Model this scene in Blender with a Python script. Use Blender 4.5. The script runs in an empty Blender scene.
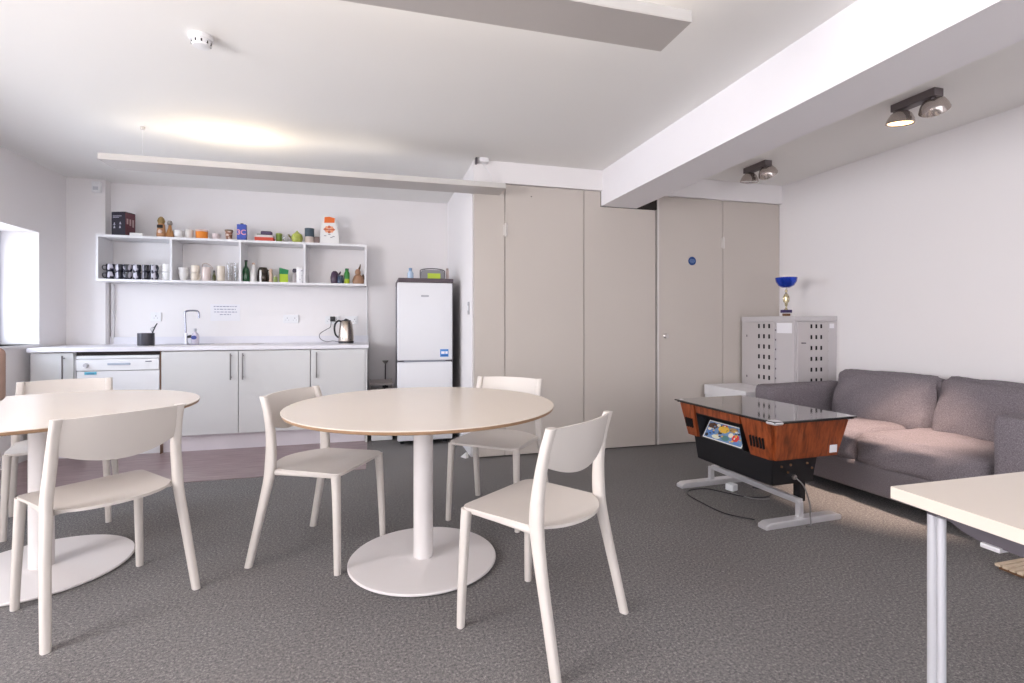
import bpy, bmesh, math, random
from mathutils import Vector, Matrix
random.seed(7)
PI = math.pi
C = bpy.context.scene.collection
SC = bpy.context.scene

# ------------------------------------------------------------------ camera, world, lights, exposure
CAMZ = 1.13
YAW = math.atan(138/505)
cd = bpy.data.cameras.new('camera'); cam = bpy.data.objects.new('camera', cd); C.objects.link(cam)
cam.location = (0, 0, CAMZ)
cam.rotation_euler = (PI/2, 0, -YAW)
cd.sensor_width = 36; cd.lens = 36*505/1024
cd.shift_y = -(341.5-323)/1024
cd.clip_start = 0.05
SC.camera = cam

W = bpy.data.worlds.new('world'); SC.world = W; W.use_nodes = True
bg = W.node_tree.nodes['Background']
bg.inputs['Color'].default_value = (0.95, 0.95, 0.98, 1); bg.inputs['Strength'].default_value = 3.4

SC.view_settings.view_transform = 'Standard'
SC.view_settings.look = 'None'
SC.view_settings.gamma = 1
SC.view_settings.use_curve_mapping = False
SC.view_settings.exposure = 0.24

def area(name, loc, direction, sx, sy, power, col, spread=None):
    l = bpy.data.lights.new(name, 'AREA'); l.shape = 'RECTANGLE'; l.size = sx; l.size_y = sy
    l.energy = power; l.color = col
    if spread: l.spread = spread
    o = bpy.data.objects.new(name, l); C.objects.link(o); o.location = loc
    o.rotation_euler = Vector(direction).to_track_quat('-Z', 'Z').to_euler()
    return o
# daylight falling in through the windows of the left wall and the wall behind the camera
area('daylight_left_window', (-3.35, 4.2, 1.50), (1, -.35, -0.60), 1.9, 1.0, 50, (0.72, 0.85, 1.0))
area('daylight_left_near_window', (-3.2, 0.6, 1.55), (1, 0, -0.05), 3.0, 1.7, 225, (1.0, 0.93, 0.90))
area('daylight_rear_windows', (0.6, -2.75, 1.5), (0, 1, 0.02), 5.4, 1.8, 8, (1.0, 0.93, 0.90))

# ------------------------------------------------------------------ materials
def srgb(r, g, b):
    f = lambda c: (c/255/12.92) if c/255 <= 0.04045 else ((c/255+0.055)/1.055)**2.4
    return (f(r), f(g), f(b), 1)

def mat(name, col, rough=0.5, metal=0.0, vary=0.04, scale=6.0, bump=0.0, bscale=60, coat=0.0, trans=0.0, emit=None, estr=0.0, spec=0.5, ior=1.45):
    m = bpy.data.materials.new(name); m.use_nodes = True
    nt = m.node_tree; b = nt.nodes['Principled BSDF']
    c = srgb(*col)
    tc = nt.nodes.new('ShaderNodeTexCoord')
    if vary > 0:
        n = nt.nodes.new('ShaderNodeTexNoise'); n.inputs['Scale'].default_value = scale; n.inputs['Detail'].default_value = 3
        nt.links.new(tc.outputs['Object'], n.inputs['Vector'])
        mx = nt.nodes.new('ShaderNodeMix'); mx.data_type = 'RGBA'
        mx.inputs[6].default_value = tuple(v*(1-vary) for v in c[:3])+(1,)
        mx.inputs[7].default_value = tuple(min(1, v*(1+vary)) for v in c[:3])+(1,)
        nt.links.new(n.outputs['Fac'], mx.inputs[0]); nt.links.new(mx.outputs[2], b.inputs['Base Color'])
    else:
        b.inputs['Base Color'].default_value = c
    b.inputs['Roughness'].default_value = rough; b.inputs['Metallic'].default_value = metal
    b.inputs['Coat Weight'].default_value = coat; b.inputs['Coat Roughness'].default_value = 0.08
    b.inputs['Transmission Weight'].default_value = trans; b.inputs['IOR'].default_value = ior
    b.inputs['Specular IOR Level'].default_value = spec
    if emit:
        b.inputs['Emission Color'].default_value = srgb(*emit); b.inputs['Emission Strength'].default_value = estr
    if bump > 0:
        n2 = nt.nodes.new('ShaderNodeTexNoise'); n2.inputs['Scale'].default_value = bscale; n2.inputs['Detail'].default_value = 4
        nt.links.new(tc.outputs['Object'], n2.inputs['Vector'])
        bp = nt.nodes.new('ShaderNodeBump'); bp.inputs['Strength'].default_value = bump; bp.inputs['Distance'].default_value = 0.01
        nt.links.new(n2.outputs['Fac'], bp.inputs['Height']); nt.links.new(bp.outputs['Normal'], b.inputs['Normal'])
    return m

def ramp_mat(name, cols, scale, rough=0.9, stretch=(1, 1, 1), detail=4, bump=0.0, distort=0.0, second=None, nrough=0.6):
    """noise driven colour ramp material; cols = [(pos, (r,g,b))...]"""
    m = bpy.data.materials.new(name); m.use_nodes = True
    nt = m.node_tree; b = nt.nodes['Principled BSDF']
    tc = nt.nodes.new('ShaderNodeTexCoord'); mp = nt.nodes.new('ShaderNodeMapping'); mp.inputs['Scale'].default_value = stretch
    nt.links.new(tc.outputs['Object'], mp.inputs['Vector'])
    n = nt.nodes.new('ShaderNodeTexNoise'); n.inputs['Scale'].default_value = scale; n.inputs['Detail'].default_value = detail
    n.inputs['Roughness'].default_value = nrough; n.inputs['Distortion'].default_value = distort
    nt.links.new(mp.outputs['Vector'], n.inputs['Vector'])
    r = nt.nodes.new('ShaderNodeValToRGB')
    el = r.color_ramp.elements
    while len(el) < len(cols): el.new(0.5)
    for e, (p, c) in zip(el, cols): e.position = p; e.color = srgb(*c)
    nt.links.new(n.outputs['Fac'], r.inputs['Fac'])
    out = r.outputs['Color']
    if second:
        sc2, fac, tint = second
        n3 = nt.nodes.new('ShaderNodeTexNoise'); n3.inputs['Scale'].default_value = sc2; n3.inputs['Detail'].default_value = 2
        nt.links.new(tc.outputs['Object'], n3.inputs['Vector'])
        r3 = nt.nodes.new('ShaderNodeValToRGB'); r3.color_ramp.elements[0].position = .35; r3.color_ramp.elements[1].position = .65
        r3.color_ramp.elements[0].color = (1, 1, 1, 1); r3.color_ramp.elements[1].color = tint+(1,)
        nt.links.new(n3.outputs['Fac'], r3.inputs['Fac'])
        mm = nt.nodes.new('ShaderNodeMix'); mm.data_type = 'RGBA'; mm.blend_type = 'MULTIPLY'; mm.inputs[0].default_value = fac
        nt.links.new(out, mm.inputs[6]); nt.links.new(r3.outputs['Color'], mm.inputs[7]); out = mm.outputs[2]
    nt.links.new(out, b.inputs['Base Color'])
    b.inputs['Roughness'].default_value = rough
    if bump > 0:
        bp = nt.nodes.new('ShaderNodeBump'); bp.inputs['Strength'].default_value = bump; bp.inputs['Distance'].default_value = 0.006
        nt.links.new(n.outputs['Fac'], bp.inputs['Height']); nt.links.new(bp.outputs['Normal'], b.inputs['Normal'])
    return m

M = {}
M['wall'] = mat('white_wall_paint', (238, 234, 234), 0.75, vary=.012, scale=1.5, bump=.03, bscale=120)
M['ceiling'] = mat('white_ceiling_paint', (241, 239, 236), 0.8, vary=.015, scale=1.2)
M['beam'] = mat('white_beam_paint', (240, 237, 240), 0.7, vary=.01)
M['carpet'] = ramp_mat('grey_flecked_carpet', [(.28, (34, 34, 36)), (.44, (92, 90, 91)), (.56, (137, 133, 131)), (.72, (224, 218, 213))], 95, .95, detail=6, bump=0, nrough=.95, second=(2.2, .3, (.84, .80, .79)))
M['vinyl'] = ramp_mat('pinkish_wood_vinyl', [(.3, (110, 88, 88)), (.5, (142, 120, 121)), (.7, (166, 146, 148))], 5, .28, stretch=(.8, 14, 1), detail=5)
M['door'] = mat('taupe_door_paint', (198, 189, 181), 0.5, vary=.025, scale=2)
M['dooredge'] = mat('pale_door_edge', (214, 208, 203), 0.5)
M['gap_shade'] = mat('gap_shade', (48, 42, 40), 0.9)  # near-black colour standing in for the shade inside gaps and slots
M['gloss'] = mat('gloss_white_lacquer', (216, 216, 216), 0.12, vary=.01, coat=.4)
M['plinth'] = mat('white_plinth', (226, 220, 226), 0.4)
M['worktop'] = mat('white_laminate_worktop', (230, 228, 234), 0.28, vary=.01)
M['white'] = mat('white_paint', (232, 230, 232), 0.45, vary=.01)
M['whiteplastic'] = mat('white_plastic', (236, 236, 238), 0.35, vary=0)
M['chair'] = mat('warm_white_chair_plastic', (214, 206, 199), 0.42, vary=.015)
M['table'] = mat('cream_laminate', (222, 210, 197), 0.25, vary=.012, scale=3)
M['plyedge'] = mat('brown_plywood_edge', (158, 126, 96), 0.5, vary=.15, scale=30)
M['tablemetal'] = mat('white_powder_coat', (230, 224, 222), 0.35, vary=.01)
M['steel'] = mat('brushed_steel', (200, 196, 194), 0.3, 1.0, vary=.03)
M['chrome'] = mat('chrome', (236, 236, 242), 0.3, .55, vary=0)
M['tapmetal'] = mat('tap_chrome', (150, 150, 162), .12, 1.0, vary=0)
M['handle'] = mat('bar_handle_steel', (134, 130, 130), .3, 1.0, vary=.03)
M['alu'] = mat('cast_aluminium', (232, 230, 232), 0.28, 0.55, vary=.05, scale=20)
M['lampgrey'] = mat('grey_lamp_metal', (198, 192, 188), 0.5, 0.1, vary=.02)
M['lampside'] = mat('pale_lamp_metal', (202, 198, 194), 0.5, 0.1, vary=.02)
M['spotbox'] = mat('spot_box_metal', (120, 112, 114), 0.4, 0.6, vary=.05)
M['sofa'] = ramp_mat('grey_woven_sofa_fabric', [(.3, (84, 79, 84)), (.5, (122, 114, 119)), (.7, (158, 150, 156))], 210, .95, detail=4, bump=.5, nrough=.8)
M['sofadark'] = ramp_mat('grey_sofa_base_fabric', [(.3, (86, 80, 84)), (.5, (116, 109, 113)), (.7, (140, 133, 137))], 210, .95, detail=4, bump=.5, nrough=.8)
M['woodcab'] = ramp_mat('orange_brown_wood_veneer', [(.3, (92, 44, 22)), (.5, (138, 66, 34)), (.7, (168, 88, 48))], 9, .35, stretch=(5, 5, .6), detail=5, distort=.4)
M['black'] = mat('black_laminate', (26, 25, 28), 0.4, vary=.1)
M['blackgloss'] = mat('black_glass', (12, 12, 14), 0.03, vary=0, coat=1.0, spec=.9)
M['blackplastic'] = mat('black_plastic', (34, 32, 35), 0.35, vary=.05)
M['darksteel'] = mat('dark_grey_metal', (94, 88, 94), 0.45, .4, vary=.04)
M['locker'] = mat('pale_grey_locker_steel', (202, 197, 198), 0.4, .1, vary=.02)
M['lockerdoor'] = mat('grey_locker_door', (196, 190, 190), 0.4, .1, vary=.02)
M['hole'] = mat('black_vent_hole', (22, 20, 24), 0.9, vary=0)
M['paper'] = mat('white_paper', (238, 236, 240), 0.8, vary=.01)
M['ink'] = mat('grey_blue_ink', (120, 122, 150), 0.8, vary=0)
M['blue'] = mat('royal_blue_metal', (24, 66, 186), 0.2, .55, vary=.04, coat=.4)
M['signblue'] = mat('sign_blue', (28, 66, 128), 0.4, vary=0)
M['gold'] = mat('trophy_gold', (206, 194, 160), 0.2, .9, vary=.05)
M['purple'] = mat('purple_block', (58, 40, 96), 0.3, vary=.08)
M['brown'] = mat('brown_wood_block', (112, 78, 52), 0.5, vary=.1, scale=30)
M['tan'] = mat('tan_brown_upholstery', (160, 132, 120), 0.8, vary=.05, bump=.2, bscale=200)
M['fridge'] = mat('white_fridge_enamel', (226, 226, 230), 0.3, vary=.008)
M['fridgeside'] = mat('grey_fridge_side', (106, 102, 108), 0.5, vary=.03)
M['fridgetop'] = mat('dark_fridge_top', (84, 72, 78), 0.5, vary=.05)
M['stickerblue'] = mat('sticker_blue', (62, 132, 206), 0.4, vary=0)
M['slat'] = ramp_mat('pale_slatted_wood', [(.3, (190, 168, 142)), (.7, (222, 203, 180))], 12, .6, stretch=(1, 8, 8))
M['mugdark'] = ramp_mat('black_pattern_highlight_glaze', [(.50, (30, 30, 42)), (.57, (52, 50, 66)), (.62, (190, 186, 198))], 22, .18, stretch=(1.3, 1.3, .45), detail=1)  # pale upright streaks: glaze pattern mixed with painted highlights
M['mugblack'] = mat('black_glaze', (36, 34, 46), 0.2, vary=.05)
M['cream'] = mat('cream_stoneware', (226, 214, 198), 0.3, vary=.04, scale=30)
M['ceramic'] = mat('white_ceramic', (236, 234, 232), 0.2, vary=.01)
def glass(name, tint, alpha=.25, rough=.03, edge=.6):
    m = bpy.data.materials.new(name); m.use_nodes = True; nt = m.node_tree
    for n in list(nt.nodes): nt.nodes.remove(n)
    o = nt.nodes.new('ShaderNodeOutputMaterial'); mx = nt.nodes.new('ShaderNodeMixShader'); t = nt.nodes.new('ShaderNodeBsdfTransparent'); g = nt.nodes.new('ShaderNodeBsdfGlossy')
    fr = nt.nodes.new('ShaderNodeLayerWeight'); fr.inputs['Blend'].default_value = .3
    ad = nt.nodes.new('ShaderNodeMath'); ad.operation = 'ADD'; ad.use_clamp = True; ad.inputs[1].default_value = alpha
    ml = nt.nodes.new('ShaderNodeMath'); ml.operation = 'MULTIPLY'; ml.inputs[1].default_value = edge
    nt.links.new(fr.outputs['Facing'], ml.inputs[0]); nt.links.new(ml.outputs[0], ad.inputs[0]); nt.links.new(ad.outputs[0], mx.inputs[0])
    t.inputs['Color'].default_value = srgb(*tint); g.inputs['Color'].default_value = srgb(*tint); g.inputs['Roughness'].default_value = rough
    nt.links.new(t.outputs[0], mx.inputs[1]); nt.links.new(g.outputs[0], mx.inputs[2]); nt.links.new(mx.outputs[0], o.inputs['Surface'])
    return m
M['glass'] = glass('clear_drinking_glass', (252, 252, 252), .02, .12, .25)
M['smoke'] = glass('smoky_glass', (150, 140, 132), .25)
M['pane'] = glass('window_glass', (252, 253, 255), .01, .03, .15)
def solid(name, rgb, rough=.45, **k):
    if name not in M: M[name] = mat(name, rgb, rough, **k)
    return M[name]
M['lit'] = mat('lit_lamp_face', (255, 225, 185), .3, vary=0, emit=(255, 214, 160), estr=3)
M['tube'] = mat('lit_uplight_tube', (255, 236, 200), .3, vary=0, emit=(255, 232, 190), estr=3)
M['spotpane'] = mat('unlit_lamp_glass', (190, 182, 176), .1, .3, vary=0, coat=.5)
M['spotglass'] = mat('smoked_mirror_bowl', (196, 186, 180), .14, .8, vary=.05)

# ------------------------------------------------------------------ helpers
def link(o, parent=None):
    C.objects.link(o)
    if parent is not None: o.parent = parent
    return o

class MB:
    """collects shapes into ONE mesh; every shape may use its own material"""
    def __init__(s): s.bm = bmesh.new(); s.mats = []
    def mi(s, m):
        if m is None: return 0
        if m not in s.mats: s.mats.append(m)
        return s.mats.index(m)
    def _fin(s, before, m, smooth):
        i = s.mi(m)
        for f in s.bm.faces:
            if f not in before: f.material_index = i; f.smooth = smooth
    def box(s, x0, x1, y0, y1, z0, z1, m=None, bev=0.0, seg=2, rot=None, smooth=False):
        before = set(s.bm.faces)
        r = bmesh.ops.create_cube(s.bm, size=1)
        vs = r['verts']
        for v in vs:
            v.co = Vector(((x0+x1)/2+v.co.x*(x1-x0), (y0+y1)/2+v.co.y*(y1-y0), (z0+z1)/2+v.co.z*(z1-z0)))
        if bev > 0:
            es = list({e for v in vs for e in v.link_edges})
            rr = bmesh.ops.bevel(s.bm, geom=es, offset=bev, segments=seg, affect='EDGES', profile=.5)
            smooth = True if seg > 2 else smooth
        if rot is not None:
            nv = {v for f in s.bm.faces if f not in before for v in f.verts}
            c = Vector(((x0+x1)/2, (y0+y1)/2, (z0+z1)/2))
            for v in nv: v.co = c + rot @ (v.co-c)
        s._fin(before, m, smooth); return s
    def prism(s, pts, axis, a, b, m=None, bev=0):
        """pts 2-D polygon extruded along axis ('x','y','z') from a to b"""
        before = set(s.bm.faces)
        def P(p, t):
            return {'x': (t, p[0], p[1]), 'y': (p[0], t, p[1]), 'z': (p[0], p[1], t)}[axis]
        A = [s.bm.verts.new(P(p, a)) for p in pts]; B = [s.bm.verts.new(P(p, b)) for p in pts]
        n = len(pts)
        s.bm.faces.new(A); s.bm.faces.new(list(reversed(B)))
        for i in range(n): s.bm.faces.new((A[i], B[i], B[(i+1) % n], A[(i+1) % n]))
        if bev > 0:
            es = list({e for v in A+B for e in v.link_edges})
            bmesh.ops.bevel(s.bm, geom=es, offset=bev, segments=2, affect='EDGES')
        s._fin(before, m, False); return s
    def lathe(s, prof, cx=0, cy=0, z=0, m=None, n=32, smooth=True, sx=1, sy=1, tilt=None):
        """prof list of (r, z); r = 0 closes"""
        before = set(s.bm.faces); rings = []
        for r, h in prof:
            if r < 1e-6: rings.append([s.bm.verts.new((cx, cy, z+h))])
            else: rings.append([s.bm.verts.new((cx+sx*r*math.cos(2*PI*i/n), cy+sy*r*math.sin(2*PI*i/n), z+h)) for i in range(n)])
        for a, b in zip(rings, rings[1:]):
            if len(a) == 1 and len(b) == 1: continue
            for i in range(n):
                j = (i+1) % n
                if len(a) == 1: s.bm.faces.new((a[0], b[i], b[j]))
                elif len(b) == 1: s.bm.faces.new((a[i], b[0], a[j]))
                else: s.bm.faces.new((a[i], b[i], b[j], a[j]))
        if tilt is not None:
            c = Vector((cx, cy, z))
            for rg in rings:
                for v in rg: v.co = c + tilt @ (v.co-c)
        s._fin(before, m, smooth); return s
    def cyl(s, cx, cy, z0, z1, r, m=None, n=32, r2=None):
        r2 = r if r2 is None else r2
        return s.lathe([(0, 0), (r-.0005, 0), (r, .0005), (r2, z1-z0-.0005), (r2-.0005, z1-z0), (0, z1-z0)], cx, cy, z0, m, n)
    def tube(s, pts, rad, m=None, n=10, up=None, flat=None, power=1.0, cap=True):
        """sweep an ellipse along pts. rad: number or list; flat: list of second radii. Sections horizontal if up='h'"""
        before = set(s.bm.faces); pts = [Vector(p) for p in pts]; k = len(pts)
        R1 = rad if isinstance(rad, (list, tuple)) else [rad]*k
        R2 = flat if isinstance(flat, (list, tuple)) else [(flat if flat else None)]*k
        rings = []; prev = None
        for i, p in enumerate(pts):
            t = (pts[min(i+1, k-1)]-pts[max(i-1, 0)]).normalized()
            if up == 'h': u = Vector((1, 0, 0)); w = Vector((0, 1, 0))
            else:
                if prev is None:
                    ref = Vector((0, 0, 1)) if abs(t.z) < .9 else Vector((0, 1, 0))
                    u = t.cross(ref).normalized()
                else:
                    u = (prev - t*prev.dot(t)).normalized()
                w = t.cross(u).normalized(); prev = u
            a = R1[i]; b = R2[i] if R2[i] else a
            ring = []
            for q in range(n):
                th = 2*PI*q/n; c_, s_ = math.cos(th), math.sin(th)
                c_ = math.copysign(abs(c_)**power, c_); s_ = math.copysign(abs(s_)**power, s_)
                ring.append(s.bm.verts.new(p+u*(a*c_)+w*(b*s_)))
            rings.append(ring)
        for a, b in zip(rings, rings[1:]):
            for q in range(n): s.bm.faces.new((a[q], a[(q+1) % n], b[(q+1) % n], b[q]))
        if cap: s.bm.faces.new(list(reversed(rings[0]))); s.bm.faces.new(rings[-1])
        s._fin(before, m, True); return s
    def slab(s, outline, top, bot, rings=6, m=None, m2=None):
        """solid with a free outline; top(x,y), bot(x,y) give the heights"""
        before = set(s.bm.faces); n = len(outline)
        cx = sum(p[0] for p in outline)/n; cy = sum(p[1] for p in outline)/n
        def layer(fn):
            L = []
            for k in range(rings, 0, -1):
                t = k/rings
                L.append([s.bm.verts.new((cx+(x-cx)*t, cy+(y-cy)*t, fn(cx+(x-cx)*t, cy+(y-cy)*t))) for x, y in outline])
            return L, s.bm.verts.new((cx, cy, fn(cx, cy)))
        T, tc = layer(top); B, bc = layer(bot)
        for L, c, rev in ((T, tc, 0), (B, bc, 1)):
            for a, b in zip(L, L[1:]):
                for i in range(n):
                    j = (i+1) % n; f = (a[i], a[j], b[j], b[i]); s.bm.faces.new(f if not rev else f[::-1])
            a = L[-1]
            for i in range(n):
                j = (i+1) % n; f = (a[i], a[j], c); s.bm.faces.new(f if not rev else f[::-1])
        s._fin(before, m, True); mid = set(s.bm.faces)
        for i in range(n):
            j = (i+1) % n; s.bm.faces.new((T[0][i], B[0][i], B[0][j], T[0][j]))
        s._fin(mid, m2 or m, False); return s
    def text(s, txt, size, mtx, m, extrude=.0006, bold=False, align='CENTER'):
        cu = bpy.data.curves.new('lettering', 'FONT'); cu.body = txt; cu.size = size; cu.extrude = extrude; cu.align_x = align; cu.align_y = 'CENTER'
        if bold: cu.offset = size*.02
        o = bpy.data.objects.new('lettering', cu); C.objects.link(o)
        dg = bpy.context.evaluated_depsgraph_get(); me = bpy.data.meshes.new_from_object(o.evaluated_get(dg))
        me.transform(mtx)
        before = set(s.bm.faces); s.bm.from_mesh(me); s._fin(before, m, False)
        bpy.data.objects.remove(o); bpy.data.curves.remove(cu); bpy.data.meshes.remove(me); return s
    def build(s, name, m=None, parent=None, loc=(0, 0, 0), rotz=0, autosmooth=True):
        if not s.mats and m: s.mats = [m]
        bmesh.ops.recalc_face_normals(s.bm, faces=s.bm.faces[:])
        for e in s.bm.edges:
            if len(e.link_faces) == 2 and e.calc_face_angle(0) > math.radians(38): e.smooth = False
        me = bpy.data.meshes.new(name); s.bm.to_mesh(me); s.bm.free()
        for q in s.mats: me.materials.append(q)
        o = bpy.data.objects.new(name, me); o.location = loc; o.rotation_euler = (0, 0, rotz)
        link(o, parent); return o

def tag(o, label=None, cat=None, group=None, kind=None):
    if label: o['label'] = label
    if cat: o['category'] = cat
    if group: o['group'] = group
    if kind: o['kind'] = kind
    return o
def thing(name, label, cat, loc=(0, 0, 0), rotz=0, group=None):
    o = bpy.data.objects.new(name, None); o.empty_display_size = .1
    o.location = loc; o.rotation_euler = (0, 0, rotz); C.objects.link(o)
    return tag(o, label, cat, group)
def struct(o): o['kind'] = 'structure'; return o
def copy_tree(o, parent=None):
    c = o.copy(); C.objects.link(c); c.parent = parent
    for ch in list(o.children): copy_tree(ch, c)
    return c
def bez(p0, p1, p2, p3, n=16):
    p0, p1, p2, p3 = map(Vector, (p0, p1, p2, p3))
    return [p0*(1-t)**3+p1*3*t*(1-t)**2+p2*3*t*t*(1-t)+p3*t**3 for t in [i/n for i in range(n+1)]]
def smoothpath(pts, n=6):
    pts = [Vector(p) for p in pts]; out = []
    for i in range(len(pts)-1):
        a = pts[max(i-1, 0)]; b = pts[i]; c = pts[i+1]; d = pts[min(i+2, len(pts)-1)]
        for k in range(n):
            t = k/n
            out.append(.5*((2*b)+(c-a)*t+(2*a-5*b+4*c-d)*t*t+(3*b-a-3*c+d)*t**3))
    out.append(pts[-1]); return out

# ------------------------------------------------------------------ room shell
XL, XR, YB, YF, ZC = -2.75, 3.88, 5.70, -2.6, 2.48
YP = 4.13                      # plane of the taupe partition doors
struct(MB().box(XL-.35, XR+.2, YF-.2, YB+.2, -.12, 0).build('floor', M['carpet']))
struct(MB().box(XL, -.06, 4.06, YB, .0, .004).build('floor_vinyl', M['vinyl']))
struct(MB().box(XL-.35, XR+.2, YF-.2, YB+.2, ZC, ZC+.15).build('ceiling', M['ceiling']))
# left wall with two window openings
w = MB(); a, b = XL-.33, XL
wins = [(3.30, 5.207, .95, 1.90), (-.95, 2.15, .70, 2.35)]
w.box(a, b, 5.207, YB+.2, 0, ZC); w.box(a, b, 2.15, 3.30, 0, ZC); w.box(a, b, YF-.2, -.95, 0, ZC)
for y0, y1, z0, z1 in wins: w.box(a, b, y0, y1, 0, z0); w.box(a, b, y0, y1, z1, ZC)
struct(w.build('wall_left', M['wall']))
def window(name, x, y0, y1, z0, z1, axis='x', mull=2):
    f = MB()
    if axis == 'x':
        f.box(x-.03, x+.03, y0, y0+.05, z0, z1); f.box(x-.03, x+.03, y1-.05, y1, z0, z1)
        f.box(x-.03, x+.03, y0+.05, y1-.05, z0, z0+.05); f.box(x-.03, x+.03, y0+.05, y1-.05, z1-.05, z1)
        for k in range(1, mull): yy = y0+(y1-y0)*k/mull; f.box(x-.03, x+.03, yy-.025, yy+.025, z0+.05, z1-.05)
        g = MB().box(x-.004, x+.004, y0+.05, y1-.05, z0+.05, z1-.05)
    else:
        f.box(y0, y0+.05, x-.03, x+.03, z0, z1); f.box(y1-.05, y1, x-.03, x+.03, z0, z1)
        f.box(y0+.05, y1-.05, x-.03, x+.03, z0, z0+.05); f.box(y0+.05, y1-.05, x-.03, x+.03, z1-.05, z1)
        for k in range(1, mull): yy = y0+(y1-y0)*k/mull; f.box(yy-.025, yy+.025, x-.03, x+.03, z0+.05, z1-.05)
        g = MB().box(y0+.05, y1-.05, x-.004, x+.004, z0+.05, z1-.05)
    fo = struct(f.build(name, solid('window_frame_paint', (176, 184, 206), .4)))
    g.build('pane', M['pane'], fo); return fo
window('window_1', XL-.30, 3.30, 5.207, .95, 1.90)
window('window_2', XL-.235, -.95, 2.15, .70, 2.35, mull=3)
struct(MB().box(XL-.27, XL+.02, 3.30, 5.22, .925, .95).build('trim_1', M['white']))
# right wall, rear wall (with glazing behind the camera), kitchen wall
struct(MB().box(XR, XR+.2, YF-.2, YB+.2, 0, ZC).build('wall_right', M['wall']))
w = MB(); w.box(XL, -2.2, YF-.2, YF, 0, ZC); w.box(3.4, XR, YF-.2, YF, 0, ZC); w.box(-2.2, 3.4, YF-.2, YF, 0, .5); w.box(-2.2, 3.4, YF-.2, YF, 2.35, ZC)
struct(w.build('wall_rear', M['wall']))
window('window_3', YF-.1, -2.2, 3.4, .5, 2.35, axis='y', mull=4)
struct(MB().box(XL, .92, YB, YB+.2, 0, ZC).build('wall_kitchen', M['wall']))
struct(MB().box(XL, -2.442, 5.60, YB, 0, ZC).build('wall_pillar', M['wall']))
struct(MB().box(-2.43, -2.405, 5.672, 5.70, .93, 1.50, bev=.006).build('trim_2', M['white']))
# return wall beside the fridge, bulkhead over the doors
struct(MB().box(.80, .92, 4.20, YB, 0, ZC).build('wall_return', M['wall']))
struct(MB().box(.795, 1.95, 4.10, 4.20, 2.303, ZC).box(2.30, XR, 4.10, 4.20, 2.303, ZC).build('wall_bulkhead', M['wall']))
struct(MB().box(.786, .80, 4.20, YB, 0, .10).build('baseboard_return', M['white']))
struct(MB().box(.93, XR, 4.30, 4.34, 0, ZC).build('wall_closet', M['gap_shade']))  # wall behind the doors, coloured as shade for the door gaps
struct(MB().box(1.95, 2.30, YF, 4.128, 2.17, ZC).build('ceiling_beam', M['beam']))
struct(MB().box(2.301, 2.515, 4.135, 4.16, 2.172, 2.30).build('recess_shade', M['gap_shade']))  # dark sheet painting the shade of the recess beside the beam
# taupe full height doors
def door(name, x0, x1, poly=None, edge=False):
    b = MB()
    if poly: b.prism(poly, 'y', YP, YP+.04, M['door'])
    else: b.box(x0, x1, YP, YP+.04, .012, 2.30, M['door'], bev=.002, seg=1)
    if edge: b.box(x0-.012, x0+.006, YP-.006, YP+.03, .012, 2.30, M['dooredge'])
    return struct(b.build(name))
def hinge(door_, x, z):
    h = MB().cyl(x, YP-.010, z-.055, z+.055, .009, M['dooredge'], 12); h.box(x-.02, x+.02, YP-.004, YP, z-.045, z+.045, M['dooredge']); h.build('hinge', None, door_)
d1 = door('door_1', .803, 1.064)
d2 = door('door_2', 1.07, 1.784); hinge(d2, 1.070, 1.915)
d3 = door('door_3', 1.79, 2.495, poly=[(1.79, .012), (2.495, .012), (2.495, 2.165), (1.945, 2.165), (1.945, 2.30), (1.79, 2.30)])
d4 = door('door_4', 2.525, 3.219, edge=True); hinge(d4, 3.221, 1.896)
d5 = door('door_5', 3.225, 3.876)
k = MB().lathe([(0, -.028), (.018, -.028), (.022, -.02), (.016, -.008), (.024, 0), (0, 0)], 0, 0, 0, M['steel'], 20, tilt=Matrix.Rotation(-PI/2, 3, 'X'))
k2 = k.build('door_lock', None, d4, loc=(2.60, YP, 1.01))
MB().cyl(0, 0, 0, .004, .006, M['darksteel'], 10).build('screw', None, d2, loc=(1.30, YP-.004, 2.21))
# round blue notice on the door
s = MB().lathe([(0, 0), (.040, 0), (.040, .004), (0, .004)], 0, 0, 0, M['signblue'], 28, tilt=Matrix.Rotation(PI/2, 3, 'X'))
for zz, ww in ((.014, .022), (.004, .03), (-.006, .03), (-.016, .02)): s.box(-ww, ww, -.0052, -.004, zz-.0018, zz+.0018, solid('sign_ink', (130, 156, 196)))
tag(s.build('door_sign', loc=(2.881, YP-.001, 1.712)), 'small round blue notice stuck high on the taupe door', 'sign')

# switch on the return wall
t = thing('light_switch', 'small grey switch on the narrow white wall beside the fridge', 'switch', (.80, 4.352, 1.26))
MB().box(-.008, 0, -.03, .03, -.055, .055, solid('switch_grey', (176, 174, 178)), bev=.002).build('switch_plate', None, t)
MB().box(-.013, -.008, -.012, .012, -.022, .022, M['whiteplastic'], bev=.002).build('rocker', None, t)

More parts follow.
